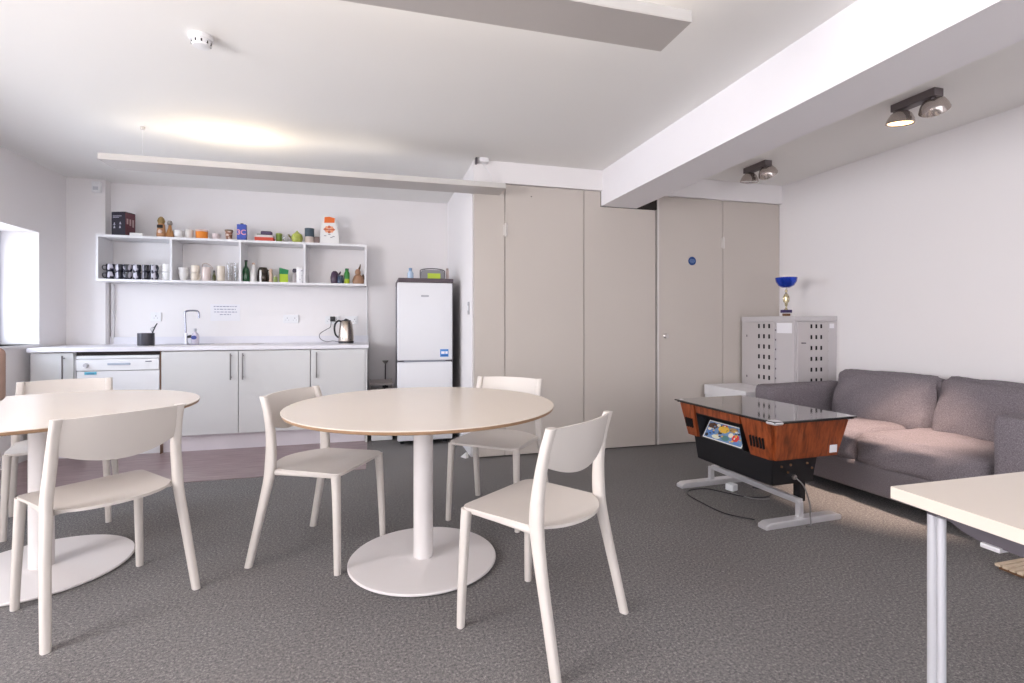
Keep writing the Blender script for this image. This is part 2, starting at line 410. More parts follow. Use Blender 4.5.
# ------------------------------------------------------------------ kitchen run
KF = 4.98
def cabinet(label, x0, x1, doors, z0=.150, z1=.884):
    t = thing('base_cabinet', label, 'cabinet', (x0, KF, 0), group=None)
    W_ = x1-x0
    MB().box(0, .018, .022, .60, z0, .888, M['white']).box(W_-.018, W_, .022, .60, z0, .888, M['white']).box(.018, W_-.018, .022, .60, z0, z0+.018, M['white']).box(.018, W_-.018, .585, .60, z0+.018, .888, M['white']).build('carcass', None, t)
    for (a_, b_, hx) in doors:
        d = MB().box(a_-x0+.0015, b_-x0-.0015, 0, .02, z0, z1, M['gloss'], bev=.0015, seg=1).build('door', None, t)
        h = MB().tube([(hx-x0, -.032, .628), (hx-x0, -.032, .862)], .006, M['handle'], 10)
        for zz in (.650, .840): h.tube([(hx-x0, .0, zz), (hx-x0, -.032, zz)], .005, M['handle'], 8)
        h.build('handle', None, d)
    return t
cabinet('narrow gloss white base cabinet at the left end of the kitchen, one bar handle', -2.69, -2.39, [(-2.69, -2.395, -2.457)])
cabinet('wide gloss white double-door base cabinet under the sink and tap', -1.765, -.567, [(-1.765, -1.166, -1.221), (-1.164, -.567, -1.124)])
cabinet('single-door gloss white base cabinet under the kettle', -.563, -.082, [(-.563, -.082, -.510)])
tag(MB().box(0, .018, 0, .70, 0, .888, bev=.001, seg=1).build('end_panel', M['gloss'], loc=(-.080, KF, 0)), 'white end panel closing the kitchen run next to the pipes', 'panel')
p = MB().box(-2.69, -2.385, KF+.05, KF+.068, .004, .148).box(-1.765, -.085, KF+.05, KF+.068, .004, .148)
tag(p.build('plinth', M['plinth']), 'white plinth board along the foot of the kitchen cabinets', 'plinth')
wt = MB().box(-2.705, -.045, KF-.02, 5.595, .890, .926, bev=.004, seg=2).box(-2.44, -.055, 5.59, 5.698, .890, .926)
wt = wt.build('worktop', M['worktop']); tag(wt, 'long white worktop over the kitchen cabinets', 'worktop')
MB().box(-2.44, -.06, 5.675, 5.698, .926, .995, M['worktop']).build('upstand', None, wt)
# dishwasher
t = thing('dishwasher', 'white dishwasher under the worktop between two cabinets', 'dishwasher', (-2.378, KF, 0))
MB().box(.003, .600, .03, .62, .10, .856, M['whiteplastic']).build('body', None, t)
MB().box(.002, .602, .01, .60, .858, .8885, M['gap_shade']).build('top_gap_shade', None, t)  # solid dark strip, paints the shade between dishwasher and worktop
d = MB().box(.003, .600, 0, .03, .14, .728, M['whiteplastic'], bev=.004).build('door', None, t)
MB().box(.060, .145, -.003, 0, .700, .722, solid('aqua_sticker', (96, 176, 200))).box(.075, .13, -.004, -.003, .704, .711, solid('aqua_dark', (60, 120, 160))).build('energy_sticker', None, d)
cp = MB().box(.003, .600, -.006, .03, .732, .826, M['whiteplastic'], bev=.004).box(.003, .600, -.004, .03, .830, .856, M['whiteplastic'], bev=.003)
cp = cp.build('control_panel', None, t)
MB().box(.225, .390, -.012, -.006, .776, .794, solid('dw_handle_grey', (176, 184, 200)), bev=.003).build('handle', None, cp)
MB().lathe([(0, -.02), (.016, -.02), (.02, -.002), (.02, 0), (0, 0)], 0, 0, 0, solid('dial', (196, 194, 200)), 18, tilt=Matrix.Rotation(-PI/2, 3, 'X')).build('dial', None, cp, loc=(.075, -.006, .778))
MB().box(.50, .545, -.009, -.006, .800, .808, solid('badge_dark', (110, 112, 130))).build('badge', None, cp)
MB().box(.01, .595, .05, .07, .004, .10, M['whiteplastic']).build('kick_plate', None, t)
tag(MB().box(0, .006, 0, .6, .004, .888).build('filler_strip', M['brown'], loc=(-1.7735, KF+.002, 0)), 'thin brown strip between the dishwasher and the sink cabinet', 'strip')
# sink and tap
s = MB().box(-.43, .43, -.24, .24, 0, .004, M['steel'], bev=.001, seg=1)
s.box(-.40, .0, -.19, .19, -.0, .0055, solid('sink_basin_dark', (138, 136, 140), .25, metal=.9))
for k_ in range(7): s.box(.05+k_*.05, .06+k_*.05, -.17, .17, .004, .0055, M['steel'])
tag(s.build('sink', loc=(-1.50, 5.33, .9262)), 'flat stainless steel sink set into the white worktop', 'sink')
t = thing('tap', 'tall chrome swan-neck tap behind the sink', 'tap', (-1.742, 5.50, .932))
b = MB().cyl(0, 0, 0, .01, .026, M['chrome']).cyl(0, 0, .01, .10, .019, M['chrome'])
b.build('base', None, t)
MB().tube(smoothpath([(0, 0, .09), (-.004, 0, .2), (-.008, 0, .290), (.0, 0, .308), (.03, -.004, .316), (.085, -.01, .316), (.108, -.012, .306), (.116, -.013, .28), (.116, -.013, .245)], 5), .0085, M['tapmetal'], 12).build('spout', None, t)
MB().tube([(.015, 0, .065), (.052, -.012, .070)], [.013, .015], M['blackplastic'], 12).build('lever', None, t)
# soap bottle
t = thing('soap_bottle', 'clear washing-up bottle with a blue label beside the tap', 'bottle', (-1.650, 5.46, .932))
MB().lathe([(0, 0), (.030, 0), (.034, .01), (.034, .07), (.026, .095), (.011, .108), (.011, .118), (0, .118)], 0, 0, 0, solid('soap_pale', (214, 206, 220), .25), 20, sx=1, sy=.7).build('body', None, t)
MB().cyl(0, 0, .118, .145, .012, solid('cap_grey', (190, 190, 200)), 14).build('cap', None, t)
MB().lathe([(0, 0), (.024, 0), (.024, .003), (0, .003)], 0, 0, 0, solid('label_blue', (62, 74, 150)), 20, sy=.8, tilt=Matrix.Rotation(PI/2, 3, 'X')).build('label', None, t, loc=(-.004, -.0235, .06))
# black utensil pot
t = thing('utensil_pot', 'dark grey cylindrical utensil pot on the worktop left of the sink', 'pot', (-2.005, 5.32, .9262))
MB().lathe([(0, 0), (.064, 0), (.066, .004), (.066, .112), (.062, .112), (.060, .01), (0, .01)], 0, 0, 0, solid('pot_dark', (84, 82, 88), .3, metal=.5), 36).build('body', None, t)
t2 = thing('wire_whisk', 'dark whisk handle sticking out of the utensil pot', 'utensil', (-1.978, 5.32, .945))
MB().tube([(-.01, 0, .0), (.044, 0, .150), (.062, 0, .182)], [.004, .006, .005], M['blackplastic'], 8).build('handle', None, t2)
l = MB()
for q in (-1, 1): l.tube(smoothpath([(.028, q*.002, .09), (.016, q*.014, .125), (.028, q*.016, .145), (.05, q*.004, .148)], 4), .0018, M['darksteel'], 6)
l.build('wire_loop', None, t2)
# kettle with lead and plug
t = thing('kettle', 'stainless steel jug kettle with black handle on the worktop', 'kettle', (-.274, 5.40, .9262))
MB().lathe([(0, 0), (.074, 0), (.076, .018), (.075, .020)], 0, 0, 0, M['blackplastic'], 36).build('base', None, t)
MB().lathe([(.073, .020), (.075, .05), (.070, .13), (.060, .20), (.052, .222), (.0, .222)], 0, 0, 0, mat('kettle_steel', (188, 176, 166), .22, 1.0, vary=.03), 36).build('body', None, t)
MB().lathe([(.050, .222), (.048, .230), (.02, .236), (.012, .246), (0, .248)], 0, 0, 0, M['blackplastic'], 30).build('lid', None, t)
MB().tube(smoothpath([(-.048, 0, .218), (-.075, 0, .226), (-.104, 0, .195), (-.112, 0, .14), (-.100, 0, .085), (-.072, 0, .055)], 5), .012, M['blackplastic'], 10, flat=.009).build('handle', None, t)
MB().prism([(.050, .190), (.082, .212), (.054, .220)], 'y', -.018, .018, M['steel']).build('spout', None, t)
MB().tube(smoothpath([(-.07, .02, .012), (-.13, .06, .02), (-.20, .12, .012), (-.262, .18, .04), (-.272, .22, .09), (-.21, .245, .135), (-.172, .252, .16), (-.165, .262, .20), (-.166, .268, .235)], 5), .0035, M['blackplastic'], 8).build('power_lead', None, t)
# sockets
def socket(x, z, w_, h_, label, gang=2):
    t = thing('wall_socket', label, 'socket', (x, YB, z), group=None)
    MB().box(-w_/2, w_/2, -.012, 0, -h_/2, h_/2, M['whiteplastic'], bev=.002).build('face_plate', None, t)
    for g in range(gang):
        hs = MB()
        ox = (g-(gang-1)/2)*w_/2
        hs.box(ox-.004, ox+.004, -.0135, -.012, .004, .014, solid('slot', (150, 146, 150))); hs.box(ox-.018, ox-.010, -.0135, -.012, -.014, -.009, M['slot']); hs.box(ox+.010, ox+.018, -.0135, -.012, -.014, -.009, M['slot'])
        hs.build('pin_slots', None, t)
    for g in range(gang): ox = (g-(gang-1)/2)*w_/2; MB().box(ox-.006, ox+.006, -.0145, -.012, .020, .032, M['whiteplastic']).build('switch', None, t)
    return t
socket(-2.06, 1.190, .088, .088, 'single white wall socket above the utensil pot', 1)
socket(-.835, 1.172, .146, .086, 'double white wall socket between the paper notice and the kettle')
socket(-.425, 1.160, .146, .086, 'double white wall socket with the black kettle plug in it')
socket(-.235, 1.160, .130, .086, 'double white wall socket directly above and right of the kettle')
t = thing('power_plug', 'black plug of the kettle lead in the wall socket', 'plug', (-.424, YB-.013, 1.175))
MB().box(-.024, .024, -.030, 0, -.028, .024, M['blackplastic'], bev=.006, seg=3).build('body', None, t)
# notice on the wall
t = thing('paper_notice', 'white paper notice with four lines of handwriting above the tap', 'notice', (-1.452, YB-.001, 1.235))
MB().box(-.135, .135, -.0015, 0, -.083, .085, M['paper']).build('sheet', None, t)
random.seed(3)
for row, (zz, a_, b_) in enumerate(((.062, -.105, .105), (.034, -.100, .095), (.006, -.100, .105), (-.020, -.05, .05))):
    x = a_; ln = MB()
    while x < b_:
        wd = random.uniform(.012, .032)
        ln.box(x, min(x+wd, b_), -.0024, -.0015, zz-.0035, zz+.0035, M['ink']); x += wd+.008
    ln.build('writing_line', None, t)
# sensor on the pillar
t = thing('alarm_sensor', 'small white alarm sensor high on the pillar', 'sensor', (-2.50, 5.60, 2.40))
MB().box(-.035, .035, -.045, 0, -.05, .05, M['whiteplastic'], bev=.01, seg=3).build('body', None, t)
MB().box(-.02, .02, -.049, -.045, -.03, .0, solid('lens', (206, 206, 212), .2)).build('lens', None, t)

# ------------------------------------------------------------------ open wall shelf
t = thing('wall_shelf', 'long white open wall shelf with four compartments above the worktop', 'shelf', (0, 0, 0))
x0, x1, yf, yb = -2.44, -.075, 5.42, 5.695
notch = [(x0, yf), (x1, yf), (x1, yb), (x0, yb)]
MB().prism(notch, 'z', 1.512, 1.534, M['white']).build('bottom_board', None, t)
MB().prism(notch, 'z', 1.916, 1.938, M['white']).build('top_board', None, t)
MB().box(x0, x0+.02, yf+.001, yb, 1.534, 1.916, M['white']).build('side_board', None, t)
MB().box(x1-.02, x1, yf+.001, yb, 1.534, 1.916, M['white']).build('side_board', None, t)
for xd in (-1.841, -1.255, -.672): MB().box(xd-.01, xd+.01, yf+.001, yb, 1.534, 1.916, M['white']).build('divider', None, t)
MB().cyl(x1-.01, yf+.02, 1.500, 1.512, .008, M['darksteel'], 12).build('fixing', None, t)
struct(MB().cyl(-.072, YB-.012, .93, 1.51, .007, M['white'], 10).build('trim_4'))
ZT, ZS = 1.9382, 1.5342

def mug(loc, label, bodym, handm, group, r=.034, h=.070, hang=0, name='mug', cat='mug'):
    t = thing(name, label, cat, loc, hang, group)
    MB().lathe([(0, 0), (r*.82, 0), (r*.92, .004), (r, .02), (r, h-.002), (r-.002, h), (r-.004, h-.002), (r-.005, .01), (0, .008)], 0, 0, 0, bodym, 22).build('body', None, t)
    MB().tube(smoothpath([(r-.002, 0, h*.80), (r+.018, 0, h*.78), (r+.024, 0, h*.5), (r+.014, 0, h*.24), (r-.002, 0, h*.2)], 4), .004, handm, 8).build('handle', None, t)
    return t
ords = ['leftmost', 'second', 'third', 'fourth', 'fifth', 'sixth']
proto = None
for c_ in range(6):
    for rw in range(2):
        lab = 'black patterned mug, %s from the left in the %s row of the mug stacks' % (ords[c_], 'upper' if rw else 'lower')
        loc = (-2.355+c_*.0708, 5.492+.012*math.sin(c_*2), ZS+rw*.0715)
        if proto is None: proto = mug(loc, lab, M['mugdark'], M['mugblack'], 'black mugs stacked on the wall shelf', hang=PI*1.2); m_ = proto
        else: m_ = copy_tree(proto); m_.location = loc; m_['label'] = lab
        m_.rotation_euler.z = [PI*1.15, -1.3, -1.9, -.9, -1.5, -.6][c_]
m1 = mug((-1.905, 5.50, ZS), 'white mug right of the black mugs, lower of the pair', M['ceramic'], M['ceramic'], 'white mugs beside the black mugs', r=.038, h=.076, hang=-2.2)
m2 = copy_tree(m1); m2.location = (-1.900, 5.50, ZS+.0775); m2['label'] = 'white mug right of the black mugs, upper of the pair'; m2.rotation_euler.z = -2.6

def lathe_thing(name, label, cat, loc, parts, group=None, rotz=0):
    t = thing(name, label, cat, loc, rotz, group)
    for pn, prof, m_, kw in parts: MB().lathe(prof, kw.pop('cx', 0), kw.pop('cy', 0), 0, m_, 24, **kw).build(pn, None, t)
    return t
# second compartment: cream crockery and glasses
c1 = lathe_thing('bowl', 'white tapered bowl at the left of the cream crockery, lower one', 'bowl', (-1.762, 5.50, ZS), [('body', [(0, 0), (.026, 0), (.030, .01), (.043, .070), (.045, .078), (.041, .078), (.036, .05), (.02, .012), (0, .01)], M['ceramic'], {})])
c2 = lathe_thing('bowl', 'white bowl stacked upright on the lower white bowl', 'bowl', (-1.762, 5.50, ZS+.0785), [('body', [(0, 0), (.034, 0), (.040, .008), (.042, .045), (.038, .045), (.034, .012), (0, .010)], M['ceramic'], {})])
mug((-1.662, 5.50, ZS), 'cream stoneware mug, lower of the cream pair', M['cream'], M['cream'], 'cream mugs on the shelf', r=.037, h=.074, hang=-.5)
mug((-1.660, 5.50, ZS+.0755), 'cream stoneware mug, upper of the cream pair', M['cream'], M['cream'], 'cream mugs on the shelf', r=.036, h=.074, hang=-.9)
t = thing('jug', 'cream jug with a slanting lid between the cream mugs and the small bottle', 'jug', (-1.566, 5.50, ZS))
MB().lathe([(0, 0), (.034, 0), (.038, .01), (.040, .08), (.036, .135), (.032, .135), (.034, .08), (.032, .012), (0, .01)], 0, 0, 0, solid('jug_pink', (224, 208, 202), .3), 24).build('body', None, t)
MB().tube(smoothpath([(-.036, 0, .135), (-.03, 0, .165), (.0, 0, .172), (.04, 0, .148), (.054, 0, .12)], 4), .0045, solid('jug_handle', (190, 172, 164)), 8).build('handle', None, t)
t = lathe_thing('spice_bottle', 'tiny dark olive bottle behind the cream jug and tumbler', 'bottle', (-1.497, 5.49, ZS), [('body', [(0, 0), (.014, 0), (.015, .01), (.015, .05), (.006, .07), (.006, .085), (0, .085)], solid('olive', (84, 84, 54), .25), {}), ('cap', [(0, .085), (.008, .085), (.008, .105), (0, .105)], M['blackplastic'], {})])
lathe_thing('tumbler', 'tall cream stoneware beaker beside the clear glasses', 'cup', (-1.440, 5.50, ZS), [('body', [(0, 0), (.030, 0), (.033, .005), (.035, .15), (.031, .15), (.029, .012), (0, .010)], M['cream'], {})])
g1 = lathe_thing('drinking_glass', 'tall clear drinking glass, left of two in the second compartment', 'glass', (-1.362, 5.50, ZS), [('body', [(0, 0), (.024, 0), (.026, .004), (.029, .185), (.027, .185), (.024, .012), (0, .010)], M['glass'], {})], 'tall glasses on the shelf')
g2 = copy_tree(g1); g2.location = (-1.298, 5.50, ZS); g2['label'] = 'tall clear drinking glass, right one beside the divider'
# third compartment
lathe_thing('wine_bottle', 'dark green glass bottle at the left of the third compartment', 'bottle', (-1.218, 5.50, ZS), [('body', [(0, 0), (.030, 0), (.033, .006), (.033, .10), (.024, .135), (.012, .16), (.012, .20), (0, .20)], solid('bottle_green', (28, 78, 46), .12, coat=.5), {}), ('cap', [(0, .20), (.014, .20), (.014, .216), (0, .216)], M['blackplastic'], {})])
lathe_thing('white_bottle', 'white round-shouldered bottle next to the dark green bottle', 'bottle', (-1.152, 5.50, ZS), [('body', [(0, 0), (.028, 0), (.031, .008), (.030, .08), (.022, .13), (.012, .16), (.012, .175), (0, .175)], M['ceramic'], {}), ('cap', [(0, .175), (.015, .175), (.013, .19), (0, .195)], solid('cap_tan', (196, 166, 148)), {})])
t = thing('glass_jug', 'smoky glass jug standing behind the white candle', 'jug', (-1.070, 5.53, ZS))
MB().lathe([(0, 0), (.045, 0), (.052, .012), (.055, .06), (.048, .12), (.034, .150), (.031, .150), (.045, .118), (.051, .06), (.047, .014), (0, .01)], 0, 0, 0, M['smoke'], 26).build('body', None, t)
MB().tube(smoothpath([(.046, 0, .125), (.075, 0, .12), (.078, 0, .07), (.052, 0, .03)], 4), .005, M['smoke'], 8).build('handle', None, t)
lathe_thing('candle', 'slim white candle in front of the smoky glass jug', 'candle', (-1.078, 5.455, ZS), [('wax', [(0, 0), (.010, 0), (.010, .115), (.006, .120), (0, .12)], M['ceramic'], {}), ('wick', [(0, .12), (.0015, .12), (.0015, .13), (0, .13)], M['blackplastic'], {})])
lathe_thing('pepper_mill', 'pale wooden pepper mill right of the smoky jug', 'mill', (-.990, 5.48, ZS), [('body', [(0, 0), (.017, 0), (.018, .01), (.012, .05), (.015, .09), (.010, .10), (0, .10)], solid('mill_wood', (216, 186, 166)), {}), ('head', [(0, .10), (.012, .10), (.017, .118), (.010, .134), (0, .136)], solid('mill_wood', (216, 186, 166)), {})])
lathe_thing('spice_jar', 'small olive green jar beside the pepper mill', 'jar', (-.948, 5.48, ZS), [('body', [(0, 0), (.018, 0), (.019, .005), (.019, .055), (0, .055)], solid('jar_green', (140, 156, 84)), {}), ('lid', [(0, .055), (.016, .055), (.016, .07), (0, .07)], solid('jar_lid', (180, 170, 160)), {})])
t = thing('juice_carton', 'green and yellow carton with a slanted top in the third compartment', 'carton', (-.876, 5.50, ZS), .25)
MB().box(-.038, .038, -.028, .028, 0, .085, solid('carton_yellow', (176, 204, 50))).build('lower_panel', None, t)
MB().prism([(-.038, .085), (.038, .085), (.044, .128), (-.038, .148)], 'y', -.028, .028, solid('carton_green', (32, 130, 74))).build('upper_panel', None, t)
t = thing('figurine', 'small dark and white bird figurine near the third divider', 'figurine', (-.775, 5.50, ZS))
MB().lathe([(0, 0), (.020, 0), (.024, .02), (.020, .07), (.012, .10), (0, .11)], 0, 0, 0, solid('fig_grey', (176, 168, 170)), 18).build('body', None, t)
MB().lathe([(0, .10), (.018, .108), (.021, .125), (.014, .142), (0, .146)], 0, -.004, 0, solid('fig_dark', (70, 64, 76)), 18).build('head', None, t)
t = thing('tin_canister', 'white canister with dark specks right of the bird figurine', 'canister', (-.722, 5.49, ZS))
MB().lathe([(0, 0), (.033, 0), (.034, .003), (.034, .140), (0, .140)], 0, 0, 0, ramp_mat('speckled_tin', [(.45, (240, 238, 240)), (.62, (232, 230, 234)), (.68, (96, 90, 104))], 45, .3, detail=2), 26).build('body', None, t)
MB().lathe([(.0355, .138), (.0355, .156), (.02, .160), (0, .160)], 0, 0, 0, M['ceramic'], 26).build('lid', None, t)
# fourth compartment
t = thing('teapot', 'dark purple rounded teapot in the right-hand compartment', 'teapot', (-.392, 5.52, ZS))
MB().lathe([(0, 0), (.034, 0), (.040, .02), (.042, .07), (.032, .115), (.016, .132), (0, .134)], 0, 0, 0, solid('plum', (74, 54, 74), .3), 24).build('body', None, t)
MB().tube([(.030, 0, .085), (.050, 0, .110), (.058, 0, .128)], [.012, .008, .006], M['plum'], 8).build('spout', None, t)
lathe_thing('jam_jar', 'small dark blue jar in front of the purple teapot', 'jar', (-.332, 5.47, ZS), [('body', [(0, 0), (.030, 0), (.032, .006), (.031, .062), (.026, .07), (0, .07)], solid('slate', (62, 76, 98), .25), {}), ('lid', [(0, .07), (.028, .07), (.028, .086), (0, .086)], solid('slate_dark', (48, 52, 66)), {})])
t = thing('sauce_bottle', 'green bottle with a yellow foot in the right-hand compartment', 'bottle', (-.270, 5.48, ZS))
MB().cyl(0, 0, 0, .05, .027, solid('lime', (178, 196, 40)), 22).build('foot', None, t)
MB().lathe([(.027, .05), (.027, .105), (.020, .125), (.013, .135), (0, .135)], 0, 0, 0, solid('leafgreen', (62, 136, 62)), 22).build('body', None, t)
MB().cyl(0, 0, .135, .158, .018, solid('capgreen', (42, 112, 56)), 18).build('cap', None, t)
t = thing('squirrel_ornament', 'brown glazed animal ornament with a pointed head at the right end', 'ornament', (-.158, 5.49, ZS))
MB().lathe([(0, 0), (.052, 0), (.058, .02), (.056, .05), (.040, .085), (.022, .10), (0, .102)], 0, 0, 0, solid('figbrown', (160, 122, 96), .35), 24, sy=.8).build('body', None, t)
MB().lathe([(0, .09), (.026, .10), (.030, .125), (.020, .15), (0, .158)], -.004, -.006, 0, M['figbrown'], 20).build('head', None, t)
MB().tube([(.006, 0, .145), (.016, 0, .178), (.022, 0, .208)], [.012, .009, .002], solid('figdark', (96, 76, 60)), 8).build('ear', None, t)
MB().tube(smoothpath([(.03, .02, .02), (.054, .01, .06), (.046, .0, .10)], 4), .010, M['figdark'], 8).build('tail', None, t)

# on top of the shelf
t = thing('storage_box', 'black printed cardboard box on the left end of the shelf top', 'box', (-2.262, 5.52, ZT), -.34)
bx = MB().box(-.070, .065, -.055, .060, 0, .222, solid('box_black', (46, 42, 54)), bev=.001, seg=1)
bx.build('carton', None, t)
pr = MB()
for i_, (px_, pz_) in enumerate(((-.04, .07), (.015, .07), (-.04, .10), (.018, .105))): pr.lathe([(0, 0), (.010, 0), (.004, .022), (0, .024)], px_, -.0565, pz_, solid('print_white', (190, 188, 200)), 8, sy=.1)
pr.box(-.055, .030, -.0565, -.055, .180, .186, M['print_white']).box(-.055, .005, -.0565, -.055, .168, .173, M['print_white'])
pr.build('printed_front', None, t)
sd = MB().box(.065, .0662, -.054, .059, .01, .215, solid('box_red', (96, 52, 62)))
for q in range(3): sd.box(.0662, .067, -.04+q*.032, -.022+q*.032, .11-.01*q, .16, solid('print_pale', (186, 160, 160)))
sd.build('printed_side', None, t)
tag(MB().box(-.05, .05, -.02, .02, 0, .03, bev=.004).build('folded_cloth', M['ceramic'], loc=(-2.135, 5.465, ZT), rotz=.1), 'small white folded packet beside the black printed box', 'packet')
t = thing('figurine', 'brown and cream figurine with a dark face on the shelf top', 'figurine', (-1.940, 5.48, ZT))
MB().lathe([(0, 0), (.036, 0), (.040, .02), (.034, .07), (.030, .12), (.016, .14), (0, .142)], 0, 0, 0, solid('figtan', (186, 136, 96)), 20).build('body', None, t)
MB().lathe([(0, .12), (.024, .13), (.032, .155), (.024, .18), (.010, .196), (0, .198)], 0, 0, 0, solid('figolive', (150, 124, 76)), 20).build('head', None, t)
MB().box(-.024, .024, -.038, -.028, .085, .115, M['blackplastic'], bev=.004).build('face_band', None, t)
MB().lathe([(0, .03), (.018, .04), (.020, .055), (.012, .07), (0, .072)], 0, -.026, 0, solid('figpale', (232, 206, 192)), 16).build('bib', None, t)
t = thing('figurine', 'small round grey-headed figurine beside the taller brown one', 'figurine', (-1.872, 5.49, ZT))
MB().lathe([(0, 0), (.034, 0), (.036, .02), (.026, .06), (.016, .09), (.012, .12), (0, .124)], 0, 0, 0, solid('figochre', (176, 124, 74)), 20).build('body', None, t)
MB().lathe([(0, .115), (.020, .125), (.024, .143), (.016, .162), (0, .166)], 0, 0, 0, solid('figgrey2', (150, 142, 134)), 18).build('head', None, t)
lathe_thing('cup', 'pale white cup next to the figurines on the shelf top', 'cup', (-1.800, 5.49, ZT), [('body', [(0, 0), (.026, 0), (.032, .01), (.036, .075), (.032, .075), (.028, .012), (0, .01)], M['ceramic'], {})])
lathe_thing('cup', 'pale cream beaker left of the orange tub', 'cup', (-1.712, 5.50, ZT), [('body', [(0, 0), (.028, 0), (.032, .01), (.034, .085), (.030, .085), (.028, .012), (0, .01)], solid('paleceramic', (226, 220, 212)), {})])
lathe_thing('food_tub', 'round orange food tub with a white rim on the shelf top', 'tub', (-1.603, 5.49, ZT), [('body', [(0, 0), (.044, 0), (.050, .006), (.052, .072), (0, .072)], solid('tub_orange', (236, 138, 42)), {}), ('lid', [(.052, .070), (.055, .073), (.055, .086), (.05, .089), (0, .089)], solid('tub_lid', (226, 196, 186)), {})])
lathe_thing('cup', 'small pinkish white cup between the orange tub and the patterned pot', 'cup', (-1.485, 5.50, ZT), [('body', [(0, 0), (.024, 0), (.030, .01), (.032, .06), (.028, .06), (.026, .012), (0, .01)], solid('pinkish', (226, 212, 212)), {})])
t = lathe_thing('plant_pot', 'small brown and white patterned pot on the shelf top', 'pot', (-1.367, 5.49, ZT), [('body', [(0, 0), (.024, 0), (.027, .004), (.034, .095), (.030, .095), (.026, .012), (0, .01)], ramp_mat('patterned_terracotta', [(.45, (142, 96, 74)), (.55, (166, 116, 92)), (.62, (226, 206, 194))], 40, .5, detail=1), {}), ('rim', [(.033, .085), (.037, .086), (.037, .100), (.033, .101)], solid('rim_brown', (120, 98, 76)), {})])
t = thing('tea_box', 'upright blue carton with red and white lettering on the shelf top', 'carton', (-1.252, 5.49, ZT))
MB().box(-.040, .040, -.025, .025, 0, .158, solid('cartonblue', (62, 84, 176))).build('carton', None, t)
MB().text('3C', .070, Matrix.Translation((.0, -.0255, .078)) @ Matrix.Rotation(PI/2, 4, 'X'), solid('lettering_pink', (226, 160, 166)), bold=True).build('lettering', None, t)
MB().box(-.012, .014, -.012, .012, .158, .170, M['blackplastic'], bev=.003).build('spout_cap', None, t)
t = thing('biscuit_tin', 'low red and white tin lying flat on the shelf top', 'tin', (-1.046, 5.49, ZT))
MB().box(-.085, .085, -.05, .05, 0, .038, solid('tin_red', (206, 72, 50)), bev=.004).build('body', None, t)
MB().box(-.083, .083, -.048, .048, .038, .062, solid('tin_white', (216, 206, 204)), bev=.004).build('lid', None, t)
tag(MB().box(-.05, .05, -.035, .035, 0, .040, bev=.012, seg=3).build('napkin_packet', solid('aubergine', (74, 58, 88)), loc=(-1.030, 5.49, ZT+.0625)), 'small purple packet lying on top of the red tin', 'packet')
tag(MB().lathe([(0, 0), (.03, 0), (.032, .004), (.032, .085), (0, .085)], 0, 0, 0, solid('tin_green', (70, 110, 66)), 20).build('tea_tin', loc=(-1.105, 5.575, ZT)), 'dark green tin half hidden behind the red tin', 'tin')
lathe_thing('herb_jar', 'olive green jar between the red tin and the clear tumbler', 'jar', (-.917, 5.49, ZT), [('body', [(0, 0), (.026, 0), (.028, .004), (.028, .070), (0, .070)], solid('herbgreen', (112, 136, 52)), {}), ('lid', [(0, .070), (.029, .070), (.029, .086), (0, .088)], solid('herblid', (138, 148, 72)), {})])
lathe_thing('glass_tumbler', 'short clear tumbler beside the yellow-green teapot', 'glass', (-.856, 5.49, ZT), [('body', [(0, 0), (.026, 0), (.028, .004), (.034, .080), (.032, .080), (.026, .010), (0, .008)], M['glass'], {})])
t = thing('teapot', 'round yellow-green teapot on the shelf top', 'teapot', (-.748, 5.49, ZT))
MB().lathe([(0, 0), (.034, 0), (.050, .02), (.055, .05), (.045, .085), (.024, .100), (0, .102)], 0, 0, 0, solid('chartreuse', (176, 184, 88), .3), 28).build('body', None, t)
MB().lathe([(.022, .100), (.018, .108), (.006, .110), (.009, .120), (0, .125)], 0, 0, 0, M['chartreuse'], 18).build('lid', None, t)
MB().tube([(-.045, 0, .04), (-.072, 0, .065), (-.080, 0, .085)], [.012, .008, .006], solid('chartreuse_dark', (120, 108, 66)), 8).build('spout', None, t)
t = thing('coffee_canister', 'dark blue-grey canister with a pale lower half near the paper bag', 'canister', (-.632, 5.49, ZT), .1)
MB().cyl(0, 0, 0, .065, .044, solid('can_pale', (206, 190, 180)), 26).build('lower_band', None, t)
MB().cyl(0, 0, .065, .140, .045, solid('can_dark', (64, 80, 92)), 26).build('body', None, t)
MB().lathe([(.046, .138), (.046, .150), (.01, .153), (0, .153)], 0, 0, 0, solid('can_lid', (80, 92, 100)), 26).build('lid', None, t)
tag(MB().box(-.026, .026, -.02, .02, 0, .07, bev=.006).build('snack_packet', solid('packet_brown', (122, 104, 100)), loc=(-.562, 5.49, ZT), rotz=.2), 'small brown packet leaning by the dark canister', 'packet')
t = thing('paper_bag', 'tall white paper bag with orange print at the right of the shelf top', 'bag', (-.440, 5.50, ZT))
MB().prism([(-.090, 0), (.100, 0), (.092, .10), (.055, .285), (-.070, .285), (-.086, .1)], 'y', -.045, .045, M['ceramic'], bev=.006).build('bag', None, t)
pr = MB()
pr.prism([(-.048, .210), (.050, .215), (.055, .262), (.0, .275), (-.045, .268)], 'y', -.0468, -.0455, solid('bag_orange', (232, 112, 42)))
pr.build('logo_patch', None, t); pr = MB()
fl = solid('bag_peach', (238, 168, 128)); rd = solid('bag_rust', (206, 110, 76))
for a_ in range(8):
    an = a_*PI/4; cx_, cz_ = .0+.035*math.cos(an), .145+.024*math.sin(an)
    pr.lathe([(0, 0), (.016, .0), (0, .001)], cx_, -.0465, cz_, fl if a_ % 2 else rd, 10, tilt=Matrix.Rotation(PI/2, 3, 'X'))
pr.box(-.055, .055, -.0475, -.0462, .138, .150, rd)
